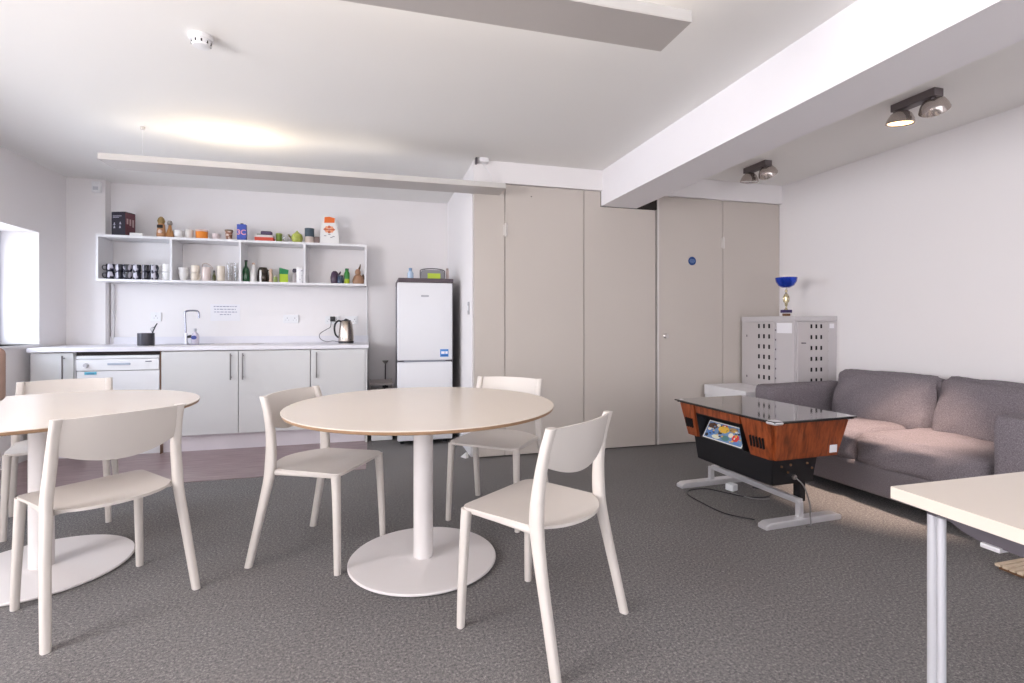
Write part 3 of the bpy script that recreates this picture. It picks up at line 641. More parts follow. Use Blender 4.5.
for xx, zz in ((-.05, .075), (-.01, .09), (.03, .07), (.01, .06)): pr.box(xx, xx+.022, -.0468, -.0455, zz, zz+.008, solid('bag_ink', (150, 146, 150)))
pr.build('print', None, t)

# ------------------------------------------------------------------ gap with pipes, fridge
t = thing('waste_pipe', 'thin grey pipe with a funnel top between the cabinets and fridge', 'pipe', (.118, 5.62, 0))
MB().tube([(0, 0, .45), (0, 0, .70)], .006, M['darksteel'], 8).build('pipe', None, t)
MB().lathe([(.006, .69), (.03, .715), (.032, .725), (0, .725)], 0, 0, 0, solid('funnel', (150, 142, 138)), 16).build('funnel', None, t)
MB().box(-.03, .03, .02, .078, .40, .45, M['darksteel']).build('bracket', None, t)
t = thing('storage_trolley', 'narrow metal rack with jars in the gap beside the fridge', 'rack', (.07, 5.42, 0))
MB().box(-.115, .115, -.17, .17, .505, .525, solid('rack_grey', (168, 158, 154), .4)).box(-.115, .115, -.17, .17, .30, .315, solid('rack_grey', (168, 158, 154), .4)).build('shelf', None, t)
for a_ in (-.11, .11):
    for b_ in (-.165, .165): MB().tube([(a_, b_, .004), (a_, b_, .53)], .006, solid('rack_grey', (168, 158, 154), .4), 8).build('leg', None, t)
for i_ in range(3):
    jj = lathe_thing('glass_jar', ['pale jar on the narrow rack, nearest the cabinet', 'pale jar in the middle of the narrow rack', 'pale jar on the narrow rack, nearest the fridge'][i_], 'jar', (.0+i_*.07, 5.32, .3152), [('body', [(0, 0), (.028, 0), (.030, .006), (.030, .13), (0, .13)], solid('jar_pale', (200, 190, 184), .3), {}), ('lid', [(0, .13), (.029, .13), (.029, .15), (0, .15)], solid('rack_grey', (168, 158, 154), .4), {})], 'jars on the narrow rack')
t = thing('waste_bin', 'low white bin on the carpet beside the end panel', 'bin', (.074, 5.10, 0))
MB().box(-.10, .10, -.09, .09, .0, .24, M['whiteplastic'], bev=.008).build('body', None, t)
MB().box(-.104, .104, -.094, .094, .24, .262, M['whiteplastic'], bev=.006).build('lid', None, t)

t = thing('fridge_freezer', 'white upright fridge freezer between the kitchen run and the doors', 'fridge', (.205, 4.72, 0))
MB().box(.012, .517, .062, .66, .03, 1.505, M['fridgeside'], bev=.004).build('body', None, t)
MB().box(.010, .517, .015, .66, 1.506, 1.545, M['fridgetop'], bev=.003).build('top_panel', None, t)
ud = MB().box(0, .506, 0, .060, .785, 1.503, M['fridge'], bev=.012, seg=4).build('upper_door', None, t)
ld = MB().box(0, .506, 0, .060, .045, .768, M['fridge'], bev=.012, seg=4).build('lower_door', None, t)
MB().box(.06, .44, .012, .05, .767, .786, solid('recess_grey', (136, 138, 150))).build('grip_recess', None, t)
MB().box(.215, .285, -.0015, .001, 1.372, 1.388, solid('badge_grey', (168, 168, 176))).build('badge', None, ud)
sk = MB().box(.390, .468, -.0015, .001, .815, .885, M['stickerblue']).box(.400, .432, -.0025, -.0015, .842, .866, M['paper']).box(.438, .460, -.0025, -.0015, .842, .866, M['paper']).box(.400, .460, -.0025, -.0015, .825, .832, solid('stk_dark', (30, 70, 140)))
sk.build('sticker', None, ud)
for xx in (.05, .45): MB().cyl(xx, .12, 0, .03, .02, M['blackplastic'], 14).build('foot', None, t)
t = thing('radio', 'grey portable radio with a yellow-green panel on top of the fridge', 'radio', (.545, 4.93, 1.545))
MB().prism([(-.112, 0), (.112, 0), (.112, .082), (.09, .096), (-.09, .096), (-.112, .082)], 'y', -.05, .05, solid('radio_grey', (136, 134, 138), .4), bev=.008).build('body', None, t)
MB().box(-.05, .072, -.054, -.050, .012, .062, solid('radio_lime', (186, 206, 60))).build('display', None, t)
MB().tube(smoothpath([(-.115, -.02, .012), (-.117, -.02, .07), (-.108, -.02, .096), (-.04, -.02, .108), (.04, -.02, .108), (.108, -.02, .096), (.117, -.02, .07), (.115, -.02, .012)], 4), .005, M['darksteel'], 8).build('handle', None, t)
t = thing('water_bottle', 'small pale blue bottle on the left of the fridge top', 'bottle', (.335, 4.90, 1.545))
MB().lathe([(0, 0), (.026, 0), (.028, .006), (.028, .06), (.016, .082), (0, .082)], 0, 0, 0, solid('bottle_paleblue', (178, 198, 222), .25), 20).build('body', None, t)
MB().cyl(0, 0, .082, .108, .016, solid('bottle_cap', (120, 150, 186)), 16).build('cap', None, t)
lathe_thing('spray_can', 'slim pinkish can at the right end of the fridge top', 'can', (.694, 4.95, 1.545), [('body', [(0, 0), (.014, 0), (.015, .004), (.015, .10), (0, .10)], solid('can_pink', (206, 186, 180)), {}), ('cap', [(0, .10), (.012, .10), (.012, .12), (0, .12)], solid('can_cap', (170, 150, 144)), {})])
tag(MB().prism([(0, 0), (.07, 0), (0, .05)], 'x', 0, .03).build('door_wedge', M['ceramic'], loc=(.735, 4.16, .001), rotz=.5), 'little white door wedge on the carpet by the taupe door', 'wedge')

# ------------------------------------------------------------------ ceiling fittings
def pendant(loc, L, W_, label, drops, lit):
    t = thing('linear_pendant', label, 'ceiling light', loc, group='long grey linear ceiling lights')
    MB().box(-L/2, L/2, -W_/2, W_/2, 0, .006, M['lampgrey']).build('underside', None, t)
    r_ = MB().box(-L/2, L/2, -W_/2, -W_/2+.006, .006, .042).box(-L/2, L/2, W_/2-.006, W_/2, .006, .042).box(-L/2, -L/2+.006, -W_/2+.006, W_/2-.006, .006, .042).box(L/2-.006, L/2, -W_/2+.006, W_/2-.006, .006, .042)
    r_.build('side_rim', M['lampside'], t)
    for (a_, b_) in lit: MB().tube([(a_, 0, .026), (b_, 0, .026)], .012, M['tube'], 10).build('tube', None, t)
    for xx in drops:
        MB().tube([(xx, 0, .04), (xx, 0, ZC-loc[2]-.02)], .0012, M['white'], 6).build('suspension_wire', None, t)
        MB().lathe([(0, ZC-loc[2]-.022), (.014, ZC-loc[2]-.02), (.016, ZC-loc[2]-.001), (0, ZC-loc[2]-.001)], xx, 0, 0, M['lampside'], 14).build('ceiling_cup', None, t)
    return t
pendant((-.365, 4.02, 2.205), 2.76, .235, 'long grey linear light hanging in front of the kitchen shelf', (-1.17,), [(-.98, -.25)])
pendant((-.29, 1.665, 2.20), 2.76, .20, 'long grey linear light hanging nearest the camera', (-1.17, 1.1), [(-.9, .6)])
area('uplight_far_pendant', (-.98, 4.02, 2.25), (0, 0, 1), .50, .20, 1.2, (1.0, .86, .66))
area('ceiling_fill_far_pendant', (-.75, 4.02, 2.25), (0, 0, 1), 1.8, .20, .8, (1.0, .93, .84))  # added fill that brightens the ceiling; the pendant is unlit along most of it
area('uplight_near_pendant', (.0, 1.66, 2.25), (0, 0, 1), 2.2, .15, 8, (1.0, .90, .80))
# cable outlet on the bulkhead corner
t = thing('cable_outlet', 'white ceiling outlet box with a thin dangling lead by the bulkhead corner', 'outlet box', (.86, 4.06, ZC))
MB().box(-.03, .045, -.03, .03, -.035, 0, M['white'], bev=.004).build('box', None, t)
MB().box(-.062, -.045, -.02, .02, -.05, 0, M['darksteel'], bev=.003).build('clip', None, t)
MB().tube(smoothpath([(.01, 0, -.035), (.0, -.01, -.05), (.045, -.02, -.11), (.07, -.02, -.16), (.06, -.02, -.232)], 5), .003, M['white'], 6).build('lead', None, t)
# smoke detector
t = thing('smoke_detector', 'round white smoke detector on the ceiling', 'smoke detector', (-.785, 2.68, ZC))
MB().lathe([(0, -.001), (.052, -.001), (.052, -.018), (.046, -.022), (0, -.022)], 0, 0, 0, M['whiteplastic'], 30).build('base', None, t)
MB().lathe([(.040, -.022), (.042, -.034), (.036, -.048), (.014, -.052), (0, -.052)], 0, 0, 0, M['whiteplastic'], 30).build('chamber', None, t)
v = MB()
for q in range(10): an = q*PI/5; v.box(.040*math.cos(an)-.003, .040*math.cos(an)+.003, .040*math.sin(an)-.003, .040*math.sin(an)+.003, -.040, -.028, M['gap_shade'])
v.build('vents', None, t)
# twin spot fittings on the ceiling right of the beam
def spot(loc, label, lit):
    t = thing('twin_spotlight', label, 'ceiling spotlight', loc)
    MB().box(-.035, .035, -.128, .128, -.045, 0, M['spotbox'], bev=.002).build('mounting_box', None, t)
    for i_, (yy, on, tilt) in enumerate(((.085, lit, Matrix.Rotation(.12, 3, 'X')), (-.095, False, Matrix.Rotation(-.75, 3, 'Y') @ Matrix.Rotation(.35, 3, 'X')))):
        r = .076
        hd = MB().lathe([(.016, .0), (.034, -.006), (.054, -.024), (.068, -.050), (r, -.078), (r-.003, -.081), (r-.006, -.078), (.062, -.050), (.048, -.026), (.030, -.010), (0, -.006)], 0, 0, 0, M['spotglass'], 30, tilt=tilt)
        hd = hd.build('lamp_head', None, t, loc=(0, yy, -.044))
        MB().lathe([(0, -.070), (.064, -.074), (.064, -.077), (0, -.078)], 0, 0, 0, M['lit'] if on else M['spotpane'], 28, tilt=tilt).build('lamp_glass', None, hd)
        MB().lathe([(0, -.018), (.022, -.024), (.026, -.045), (0, -.050)], 0, 0, 0, M['chrome'], 18, tilt=tilt).build('bulb', None, hd)
        MB().tube([(0, yy, -.040), (0, yy, -.054)], .012, M['spotbox'], 12).build('knuckle', None, t)
    return t
spot((3.125, 2.275, ZC), 'twin ceiling spotlight nearest the camera, one lamp lit', True)
spot((3.15, 3.60, ZC), 'unlit twin ceiling spotlight further back near the doors', False)
sp = bpy.data.lights.new('spot_lamp', 'SPOT'); sp.energy = 330; sp.color = (1, .76, .62); sp.spot_size = math.radians(36); sp.spot_blend = .8; sp.shadow_soft_size = .05
so = bpy.data.objects.new('spot_lamp', sp); C.objects.link(so); so.location = (3.125, 2.36, 2.315); so.rotation_euler = (Vector((3.14, 2.50, .42))-so.location).to_track_quat('-Z', 'Y').to_euler()

# ------------------------------------------------------------------ tables
def round_table(loc, label, R_=.621):
    t = thing('round_table', label, 'table', loc, group='round white pedestal tables')
    n = 96
    tp = MB().lathe([(0, .742), (R_-.001, .742), (R_, .741), (R_, .738)], 0, 0, 0, M['table'], n)
    tp.lathe([(R_, .738), (R_-.004, .7265), (R_-.010, .7240), (0, .7240)], 0, 0, 0, M['plyedge'], n)
    bmesh.ops.remove_doubles(tp.bm, verts=tp.bm.verts[:], dist=.0002)
    tp.build('tabletop', None, t)
    MB().lathe([(0, .706), (.15, .706), (.15, .723), (0, .723)], 0, 0, 0, M['tablemetal'], 40).cyl(0, 0, .016, .706, .046, M['tablemetal'], 40).build('pedestal', None, t)
    MB().lathe([(0, .002), (.341, .002), (.346, .006), (.346, .011), (.342, .015), (.06, .016), (0, .016)], 0, 0, 0, M['tablemetal'], 80).build('base_plate', None, t)
    return t
round_table((.227, 2.438, .004), 'round cream table with white pedestal in the middle of the room')
round_table((-1.475, 2.81, 0), 'round cream table with white pedestal at the left, nearer the window')

# ------------------------------------------------------------------ chairs
def make_chair():
    t = thing('dining_chair', 'x', 'chair', (0, 0, 0), group='white moulded dining chairs')
    cm = M['chair']
    # seat
    out = []
    def sup(cx_, cy_, rx, ry, a0, a1, n=8): return [(cx_+rx*math.cos(a0+(a1-a0)*i/n), cy_+ry*math.sin(a0+(a1-a0)*i/n)) for i in range(n+1)]
    out += sup(.170, .170, .045, .045, 0, PI/2)
    out += sup(-.170, .170, .045, .045, PI/2, PI)
    rear = [(-.206+.412*i/14, -.105-.115*(1-((i-7)/7)**2)**.75) for i in range(15)]
    out += rear
    def top(x, y):
        e = max(0, (abs(x)-.12)/.1)
        z = .452 - .012*math.cos(min(1, abs(x)/.21)*PI/2)*math.cos(min(1, abs(y+.02)/.2)*PI/2)
        if y > .14: z -= .9*(y-.14)**2
        return z
    MB().slab(out, top, lambda x, y: top(x, y)-.011, 8, cm).build('seat', None, t)
    # backrest
    bm_ = MB(); b = bm_.bm; nx, nz = 20, 6; before = set(b.faces)
    def by(u, z): return -.148-(.787-.62+ (z-.787))*.235 - .038*(1-u*u)
    F_, K_ = [], []
    for i in range(nx+1):
        u = -1+2*i/nx; x = u*.201
        zb = .655-.050*(1-u*u)
        zt = .787 - .004*u*u
        fr, bk = [], []
        for j in range(nz+1):
            z = zb+(zt-zb)*j/nz; y = by(u, z)
            th = .006 if 0 < j < nz else .0045
            fr.append(b.verts.new((x, y+th, z))); bk.append(b.verts.new((x, y-th, z)))
        F_.append(fr); K_.append(bk)
    for i in range(nx):
        for j in range(nz):
            b.faces.new((F_[i][j], F_[i+1][j], F_[i+1][j+1], F_[i][j+1])); b.faces.new((K_[i][j], K_[i][j+1], K_[i+1][j+1], K_[i+1][j]))
        b.faces.new((F_[i][0], K_[i][0], K_[i+1][0], F_[i+1][0])); b.faces.new((F_[i][nz], F_[i+1][nz], K_[i+1][nz], K_[i][nz]))
    for i in (0, nx):
        for j in range(nz): b.faces.new((F_[i][j], F_[i][j+1], K_[i][j+1], K_[i][j]))
    bm_._fin(before, cm, True); bm_.build('backrest', None, t)
    for s_ in (-1, 1):
        pts = [(s_*.214, .208, 0), (s_*.211, .205, .12), (s_*.205, .198, .30), (s_*.202, .193, .40), (s_*.200, .190, .442)]
        MB().tube(smoothpath(pts, 3), [.0140+.005*i/12 for i in range(13)], cm, 14, up='h', flat=[.014+.007*i/12 for i in range(13)], power=.75).build('leg', None, t)
        pts = [(s_*.245, -.232, 0), (s_*.238, -.206, .12), (s_*.227, -.166, .30), (s_*.218, -.142, .42), (s_*.215, -.136, .50), (s_*.207, -.142, .60), (s_*.203, -.160, .70), (s_*.201, -.185, .786)]
        n = 22
        MB().tube(smoothpath(pts, 3), [.0148+.0035*math.sin(min(1, i/14)*PI/2) for i in range(n)], cm, 14, up='h', flat=[.014+.009*math.exp(-((i-11)/5)**2)+.003 for i in range(n)], power=.75).build('leg', None, t)
        MB().tube([(s_*.188, .178, .431), (s_*.192, .06, .431), (s_*.200, -.05, .432), (s_*.214, -.135, .440)], [.009]*4, cm, 10, flat=[.011, .010, .010, .014], power=.8).build('seat_rail', None, t)
    MB().tube([(-.19, .165, .430), (.19, .165, .430)], .008, cm, 8).tube([(-.205, -.100, .430), (.205, -.100, .430)], .008, cm, 8).build('cross_rail', None, t)
    return t
poses = [((.607, 1.825), (-.603, .797), 'white chair in the right foreground, nearest the camera at the middle table'),
         ((-.240, 2.682), (.88, -.474), 'white chair at the left side of the middle table, facing right'),
         ((.708, 2.924), (-.617, -.787), 'white chair behind the middle table, in front of the taupe doors'),
         ((-1.068, 2.431), (-.683, .730), 'white chair in the left foreground, seen from behind at the left table'),
         ((-1.73, 3.49), (.36, -.933), 'white chair behind the left table, in front of the dishwasher')]
ch0 = make_chair()
for i, (c_, f_, lab) in enumerate(poses):
    o = ch0 if i == 0 else copy_tree(ch0)
    o.location = (c_[0], c_[1], 0); o.rotation_euler.z = math.atan2(f_[1], f_[0])-PI/2; o['label'] = lab
# tan bar stool cut off by the left frame edge
t = thing('bar_stool', 'tan brown backrest of a tall stool at the left picture edge', 'stool', (-1.152, 1.635, 0), .9)
MB().box(-.20, .20, -.02, .02, .905, 1.060, M['tan'], bev=.018, seg=4).build('backrest', None, t)
MB().lathe([(0, .72), (.17, .72), (.185, .74), (.175, .77), (0, .775)], 0, .18, 0, M['tan'], 30).build('seat', None, t)
MB().tube([(0, .0, .92), (0, .03, .80), (0, .10, .745)], .012, M['steel'], 10).build('back_stem', None, t)
MB().cyl(0, .18, .02, .72, .025, M['steel'], 20).build('column', None, t)
MB().cyl(0, .18, 0, .02, .20, M['steel'], 40).build('base_plate', None, t)

# ------------------------------------------------------------------ desk in the right foreground
t = thing('office_desk', 'white rectangular desk on chrome legs cut off at the lower right', 'desk', (1.19, .925, 0))
MB().prism([(0, 0), (1.45, 0), (1.45, -.80), (-.03, -.80)], 'z', .712, .740, M['table']).build('desktop', None, t)
def leg(x, y, m):
    return MB().tube([(x, y, .004), (x, y, .30), (x, y, .64), (x, y, .685)], .0120, m, 18).lathe([(.0120, .685), (.016, .690), (.014, .702), (0, .711)], x, y, 0, m, 18)
for x, y in ((.080, -.040), (1.36, -.05), (.085, -.75), (1.36, -.75)):
    leg(x, y, M['chrome']).build('leg', None, t)
MB().tube([(.047, -.080, .004), (.047, -.080, .60), (.047, -.080, .690)], .0088, M['chrome'], 16).build('brace_tube', None, t)
MB().box(.05, 1.40, -.075, -.045, .686, .711, M['darksteel'], bev=.002).build('rail', None, t)
MB().box(.05, .08, -.75, -.075, .686, .711, M['darksteel'], bev=.002).build('rail', None, t)
MB().prism([(.0, .0), (0, -.012), (-.03, -.028), (-.06, -.036), (-.14, -.038), (-.17, -.018), (-.30, -.012), (-.40, 0)], 'x', .030, .050, M['darksteel']).build('cable_tray', None, t, loc=(0, -.100, .711))
MB().box(.022, .052, -.205, -.170, .666, .676, M['alu'], bev=.002).build('tray_clip', None, t)

# slatted board on the carpet by the sofa
t = thing('slatted_board', 'pale slatted wooden board lying on the carpet at the right edge', 'board', (2.752, 1.10, 0))
for k_ in range(20):
    y_ = .005+k_*.0278
    MB().box(0, .55, y_, y_+.022, .016, .028, M['slat'], bev=.002).build('slat', None, t)
MB().box(.02, .06, 0, .55, 0, .016, M['brown']).build('batten', None, t)
MB().box(.49, .53, 0, .55, 0, .016, M['brown']).build('batten', None, t)

# ------------------------------------------------------------------ sofa
def cushion(sx, sy, sz, r=.05, puff=(0, 0, 0), n=14, seedv=0, lump=.004, sag=0):
    """rounded box with bulging faces, centred on the origin"""
    b = MB(); bm_ = b.bm
    bmesh.ops.create_cube(bm_, size=2)
    bmesh.ops.subdivide_edges(bm_, edges=bm_.edges[:], cuts=n, use_grid_fill=True)
    rnd = random.Random(seedv); ph = [rnd.uniform(0, 6) for _ in range(6)]
    for v in bm_.verts:
        x, y, z = v.co
        hx, hy, hz = sx/2, sy/2, sz/2
        # concentrate vertices near edges
        e = lambda q: math.copysign(abs(q)**.8, q)
        p = Vector((e(x)*hx, e(y)*hy, e(z)*hz))
        q = Vector((max(-hx+r, min(hx-r, p.x)), max(-hy+r, min(hy-r, p.y)), max(-hz+r, min(hz-r, p.z))))
        d_ = p-q
        if d_.length > 1e-6: p = q+d_.normalized()*min(r, r)
        fx = math.cos(x*PI/2)*.5+.5; bx_ = (1-x*x); by_ = (1-y*y); bz_ = (1-z*z)
        p.x += puff[0]*x*max(0, by_*bz_)**.6; p.y += puff[1]*y*max(0, bx_*bz_)**.6; p.z += puff[2]*z*max(0, bx_*by_)**.6
        p += Vector((math.sin(9*y+7*z+ph[0]), math.sin(8*x+6*z+ph[1]), math.sin(7*x+8*y+ph[2])))*lump
        p.z -= sag*bx_*by_*(z > 0)
        v.co = p
    for f in bm_.faces: f.smooth = True
    return b
# local axes: x = towards the room centre (front is -x), y = along the wall
t = thing('sofa', 'grey fabric two-seat sofa against the right wall', 'sofa', (3.42, 2.50, 0), math.radians(3.2))
sf = M['sofa']
def put(mb, name, loc, m=None, rot=None):
    if rot is not None:
        for v in mb.bm.verts: v.co = rot @ v.co
    o = mb.build(name, m or sf, t); o.location = loc; return o
put(cushion(.80, 1.40, .19, .025, lump=.001, n=8), 'base', (-.035, .03, .155), M['sofadark'])
put(cushion(.86, .15, .60, .03, (0, .004, 0), lump=.0015, n=10), 'armrest', (-.01, .835, .345))
put(cushion(.86, .15, .60, .03, (0, .004, 0), lump=.0015, n=10), 'armrest', (-.01, -.722, .370))
put(cushion(.14, 1.46, .58, .04, lump=.001, n=8), 'back_frame', (.345, .04, .35))
for k_, (yc, yk) in enumerate(((.415, .365), (-.300, -.365))):
    put(cushion(.66, .705, .20, .05, (.012, .004, .022), n=14, seedv=k_+3, lump=.004, sag=.012), 'seat_cushion', (-.105, yc+.03, .322))
    rot = Matrix.Rotation(math.radians(19), 3, 'Y') @ Matrix.Rotation(math.radians(2 if k_ else -1), 3, 'X')
    put(cushion(.17, .735, .44, .06, (.045, .0, .012), n=14, seedv=k_+11, lump=.006), 'back_cushion', (.252, yk, .538), rot=rot)
for xx in (-.36, .33):
    for yy in (-.80, .84): MB().cyl(xx, yy, 0, .062, .022, M['blackplastic'], 14).build('foot', None, t)

# ------------------------------------------------------------------ cocktail arcade table
X0, Y0 = 2.35, 2.655
t = thing('arcade_table', 'low wood-sided cocktail arcade table with black glass top', 'arcade table', (X0-.012, Y0-.005, 0), .045)
# wooden body with a notch for the control panel on the room side
def ring(pts, z, bm_): return [bm_.verts.new((x, y, z)) for x, y in pts]
wd = MB()
zt, zb = .585, .372
# end blocks
def block(ya0, ya1, yb0, yb1, xt0, xt1, xb0, xb1, z0, z1, m, mb, bev=0):
    bm_ = mb.bm; before = set(bm_.faces)
    B = [bm_.verts.new(p) for p in ((xb0, yb0, z0), (xb1, yb0, z0), (xb1, yb1, z0), (xb0, yb1, z0))]
    T = [bm_.verts.new(p) for p in ((xt0, ya0, z1), (xt1, ya0, z1), (xt1, ya1, z1), (xt0, ya1, z1))]
    bm_.faces.new(B[::-1]); bm_.faces.new(T)
    for i in range(4): j = (i+1) % 4; bm_.faces.new((B[i], B[j], T[j], T[i]))
    if bev:
        es = [e for v in B for e in v.link_edges if any(q in T for q in e.verts)]
        bmesh.ops.bevel(bm_, geom=es, offset=bev, segments=4, affect='EDGES')
    mb._fin(before, m, False); return mb
block(-.390, -.125, -.350, -.165, -.283, .275, -.245, .235, zb, zt, M['woodcab'], wd, bev=.018)
block(.265, .43, .275, .390, -.283, .275, -.245, .235, zb, zt, M['woodcab'], wd, bev=.012)
block(-.126, .266, -.126, .266, -.275, .275, -.270, .27, .537, zt, M['woodcab'], wd)      # rail over the control panel
wd.build('wooden_body', None, t)
ct = MB(); block(-.124, .264, -.163, .274, -.10, .262, -.14, .225, .3725, .5365, M['black'], ct); ct.prism([(-.272, .536), (-.10, .536), (-.10, .374), (-.2395, .374)], 'y', -.1235, -.1245+.003, M['black']); ct.prism([(-.272, .536), (-.10, .536), (-.10, .374), (-.2395, .374)], 'y', .2615, .264, M['black']); ct.box(-.268, -.1, -.121, .261, .530, .5365, M['black']); ct.build('recess_liner', None, t)
# control panel (sloping) with generic bright artwork
cp = MB().prism([(-.240, .375), (-.145, .375), (-.145, .52), (-.170, .50)], 'y', -.125, .262, M['black']).build('control_panel', None, t)
ang = math.atan2(.125, .07)
n_ = Vector((-math.sin(ang), 0, math.cos(ang)))
ex = Vector((0, -1, 0)); ez = Vector((math.cos(ang), 0, math.sin(ang)))
org = Vector((-.2065, .068, .4345))+n_*.002
def art_mtx(u, v, lift=0): o = org+ex*u+ez*v+n_*lift; return Matrix(((ex.x, ez.x, n_.x, o.x), (ex.y, ez.y, n_.y, o.y), (ex.z, ez.z, n_.z, o.z), (0, 0, 0, 1)))
am = MB()
def aplate(u0, u1, v0, v1, m, lift=.001):
    bm_ = am.bm; before = set(bm_.faces); mt = art_mtx(0, 0)
    vs = [bm_.verts.new(mt @ Vector((a, b, c))) for c in (0, lift) for a, b in ((u0, v0), (u1, v0), (u1, v1), (u0, v1))]
    bm_.faces.new(vs[3::-1]); bm_.faces.new(vs[4:])
    for i in range(4): j = (i+1) % 4; bm_.faces.new((vs[i], vs[j], vs[j+4], vs[i+4]))
    am._fin(before, m, False)
def adisc(u, v, ru, rv, m, lift=.0016, n=14, a0=0):
    bm_ = am.bm; before = set(bm_.faces); mt = art_mtx(u, v)
    vs = [bm_.verts.new(mt @ Vector((ru*math.cos(a0+2*PI*i/n), rv*math.sin(a0+2*PI*i/n), lift))) for i in range(n)]
    bm_.faces.new(vs); am._fin(before, m, False)
K = lambda n, c: solid(n, c, .35)
aplate(-.172, .172, -.060, .060, K('art_white', (236, 234, 226)))
aplate(-.165, .165, -.054, .054, K('art_blue', (110, 146, 190)), .0014)
for u, v, ru, rv, nm, c in ((-.12, .028, .045, .022, 'art_brown', (92, 62, 44)), (-.02, .022, .05, .026, 'art_yellow', (238, 190, 74)), (.06, .032, .04, .016, 'art_tan', (190, 150, 96)), (.10, -.012, .030, .024, 'art_red', (222, 58, 52)),
        (-.11, -.018, .035, .020, 'art_sky', (88, 134, 200)), (-.06, -.036, .04, .014, 'art_pale', (226, 226, 200)), (.02, -.030, .035, .018, 'art_teal', (84, 132, 130)), (.145, .02, .015, .03, 'art_cyan', (156, 206, 214)), (.055, -.002, .022, .016, 'art_cream', (244, 232, 206)), (-.04, -.004, .022, .012, 'art_dark', (44, 40, 46)), (-.145, -.038, .015, .012, 'art_dark', (44, 40, 46)), (.12, -.042, .03, .010, 'art_sky', (88, 134, 200)), (-.075, .040, .018, .010, 'art_cream', (244, 232, 206)), (-.14, .004, .018, .010, 'art_cream', (244, 232, 206)), (-.02, .045, .025, .007, 'art_red', (222, 58, 52))):
    adisc(u, v, ru, rv, K(nm, c), .0018+.0002*(u+.2), n=7, a0=u*9)
rr = random.Random(5)
for q in range(34):
    nm, c = rr.choice([('art_white', (236, 234, 226)), ('art_dark', (44, 40, 46)), ('art_yellow', (238, 190, 74)), ('art_blue', (110, 146, 190))])
    u, v = rr.uniform(-.155, .155), rr.uniform(-.046, .046); adisc(u, v, rr.uniform(.005, .014), rr.uniform(.003, .007), K(nm, c), .0024+.00002*q, n=5, a0=rr.uniform(0, 3))
am.build('artwork_panel', None, t)
# vent slots on the wooden side, generic five-slot louvres
for yb in (-.300, .310):
    vs_ = MB()
    for q in range(5 if yb < 0 else 4):
        y_ = yb+q*(.023 if yb < 0 else .020)
        vs_.box(-.2720, -.258, y_-.003, y_+.003, .428, .490, M['hole'], rot=Matrix.Rotation(math.radians(-10.1), 3, 'Y'))
    vs_.build('vent_slots', None, t)
# glass top
MB().box(-.290, .278, -.405, .440, .5855, .594, M['black'], bev=.002).box(-.305, .286, -.418, .452, .594, .603, M['blackgloss'], bev=.0025).build('glass_top', None, t)
for sx_, sy_ in ((-1, -1), (1, -1), (-1, 1), (1, 1)):
    cx_, cy_ = (sx_*.270 if sx_ < 0 else .258), (-.383 if sy_ < 0 else .420)
    MB().box(cx_-.036, cx_+.030, cy_-.036, cy_+.030, .582, .6045, M['alu'], bev=.010, seg=3).build('corner_clip', None, t) if (sx_, sy_) == (-1, -1) else MB().box(cx_-.012, cx_+.012, cy_-.012, cy_+.012, .580, .6042, M['alu'], bev=.003).build('corner_clip', None, t)
cl = MB()
for yy in (-.33, -.27, .30, .34): cl.box(-.279, -.272, yy-.008, yy+.008, .566, .576, M['alu'])
cl.build('screws', None, t)
# sticker on the end
MB().prism([(.145, .392), (.200, .392), (.203, .436), (.148, .436)], 'y', -.3625, -.361, M['paper']).build('sticker', None, t)
o = bpy.context.scene.collection.objects[-1]
# black lower box
lb = MB(); block(-.325, .345, -.310, .320, -.225, .10, -.215, .08, .222, .3718, M['black'], lb, bev=.004); lb.build('lower_box', None, t)
for xx, zz in ((-.165, .325), (-.12, .29), (-.10, .33), (.02, .33), (.055, .30)): MB().cyl(xx, -.328, zz, zz+.01, .006, M['brown'], 10).build('lock_fitting', None, t)
MB().lathe([(0, 0), (.014, 0), (.014, .012), (0, .014)], 0, 0, 0, M['steel'], 14, tilt=Matrix.Rotation(PI/2, 3, 'X')).build('socket_boss', None, t, loc=(-.07, -.318, .262))
# post + steel stand
for yy in (-.29, .322): MB().box(-.018, .022, yy-.022, yy+.022, .115, .372, M['black']).build('post', None, t)
st = MB().box(-.047, -.020, -.335, .39, .108, .140, M['alu'], bev=.003)
st.build('stretcher', None, t)
for yy in (-.325, .405):
    f = MB().prism([(-.30, 0), (.245, 0), (.245, .026), (.205, .036), (-.270, .036), (-.30, .022)], 'y', yy-.032, yy+.032, M['alu'], bev=.004)
    f.box(-.052, -.018, yy-.014, yy+.014, .036, .125, M['alu'], bev=.003)
    f.build('foot', None, t)
MB().tube(smoothpath([(-.07, -.33, .262), (-.045, -.365, .22), (-.015, -.375, .12), (-.008, -.372, .05), (-.015, -.380, .008), (-.05, -.385, .006)], 5), .004, solid('lead_grey', (120, 116, 116)), 8).build('power_lead', None, t)
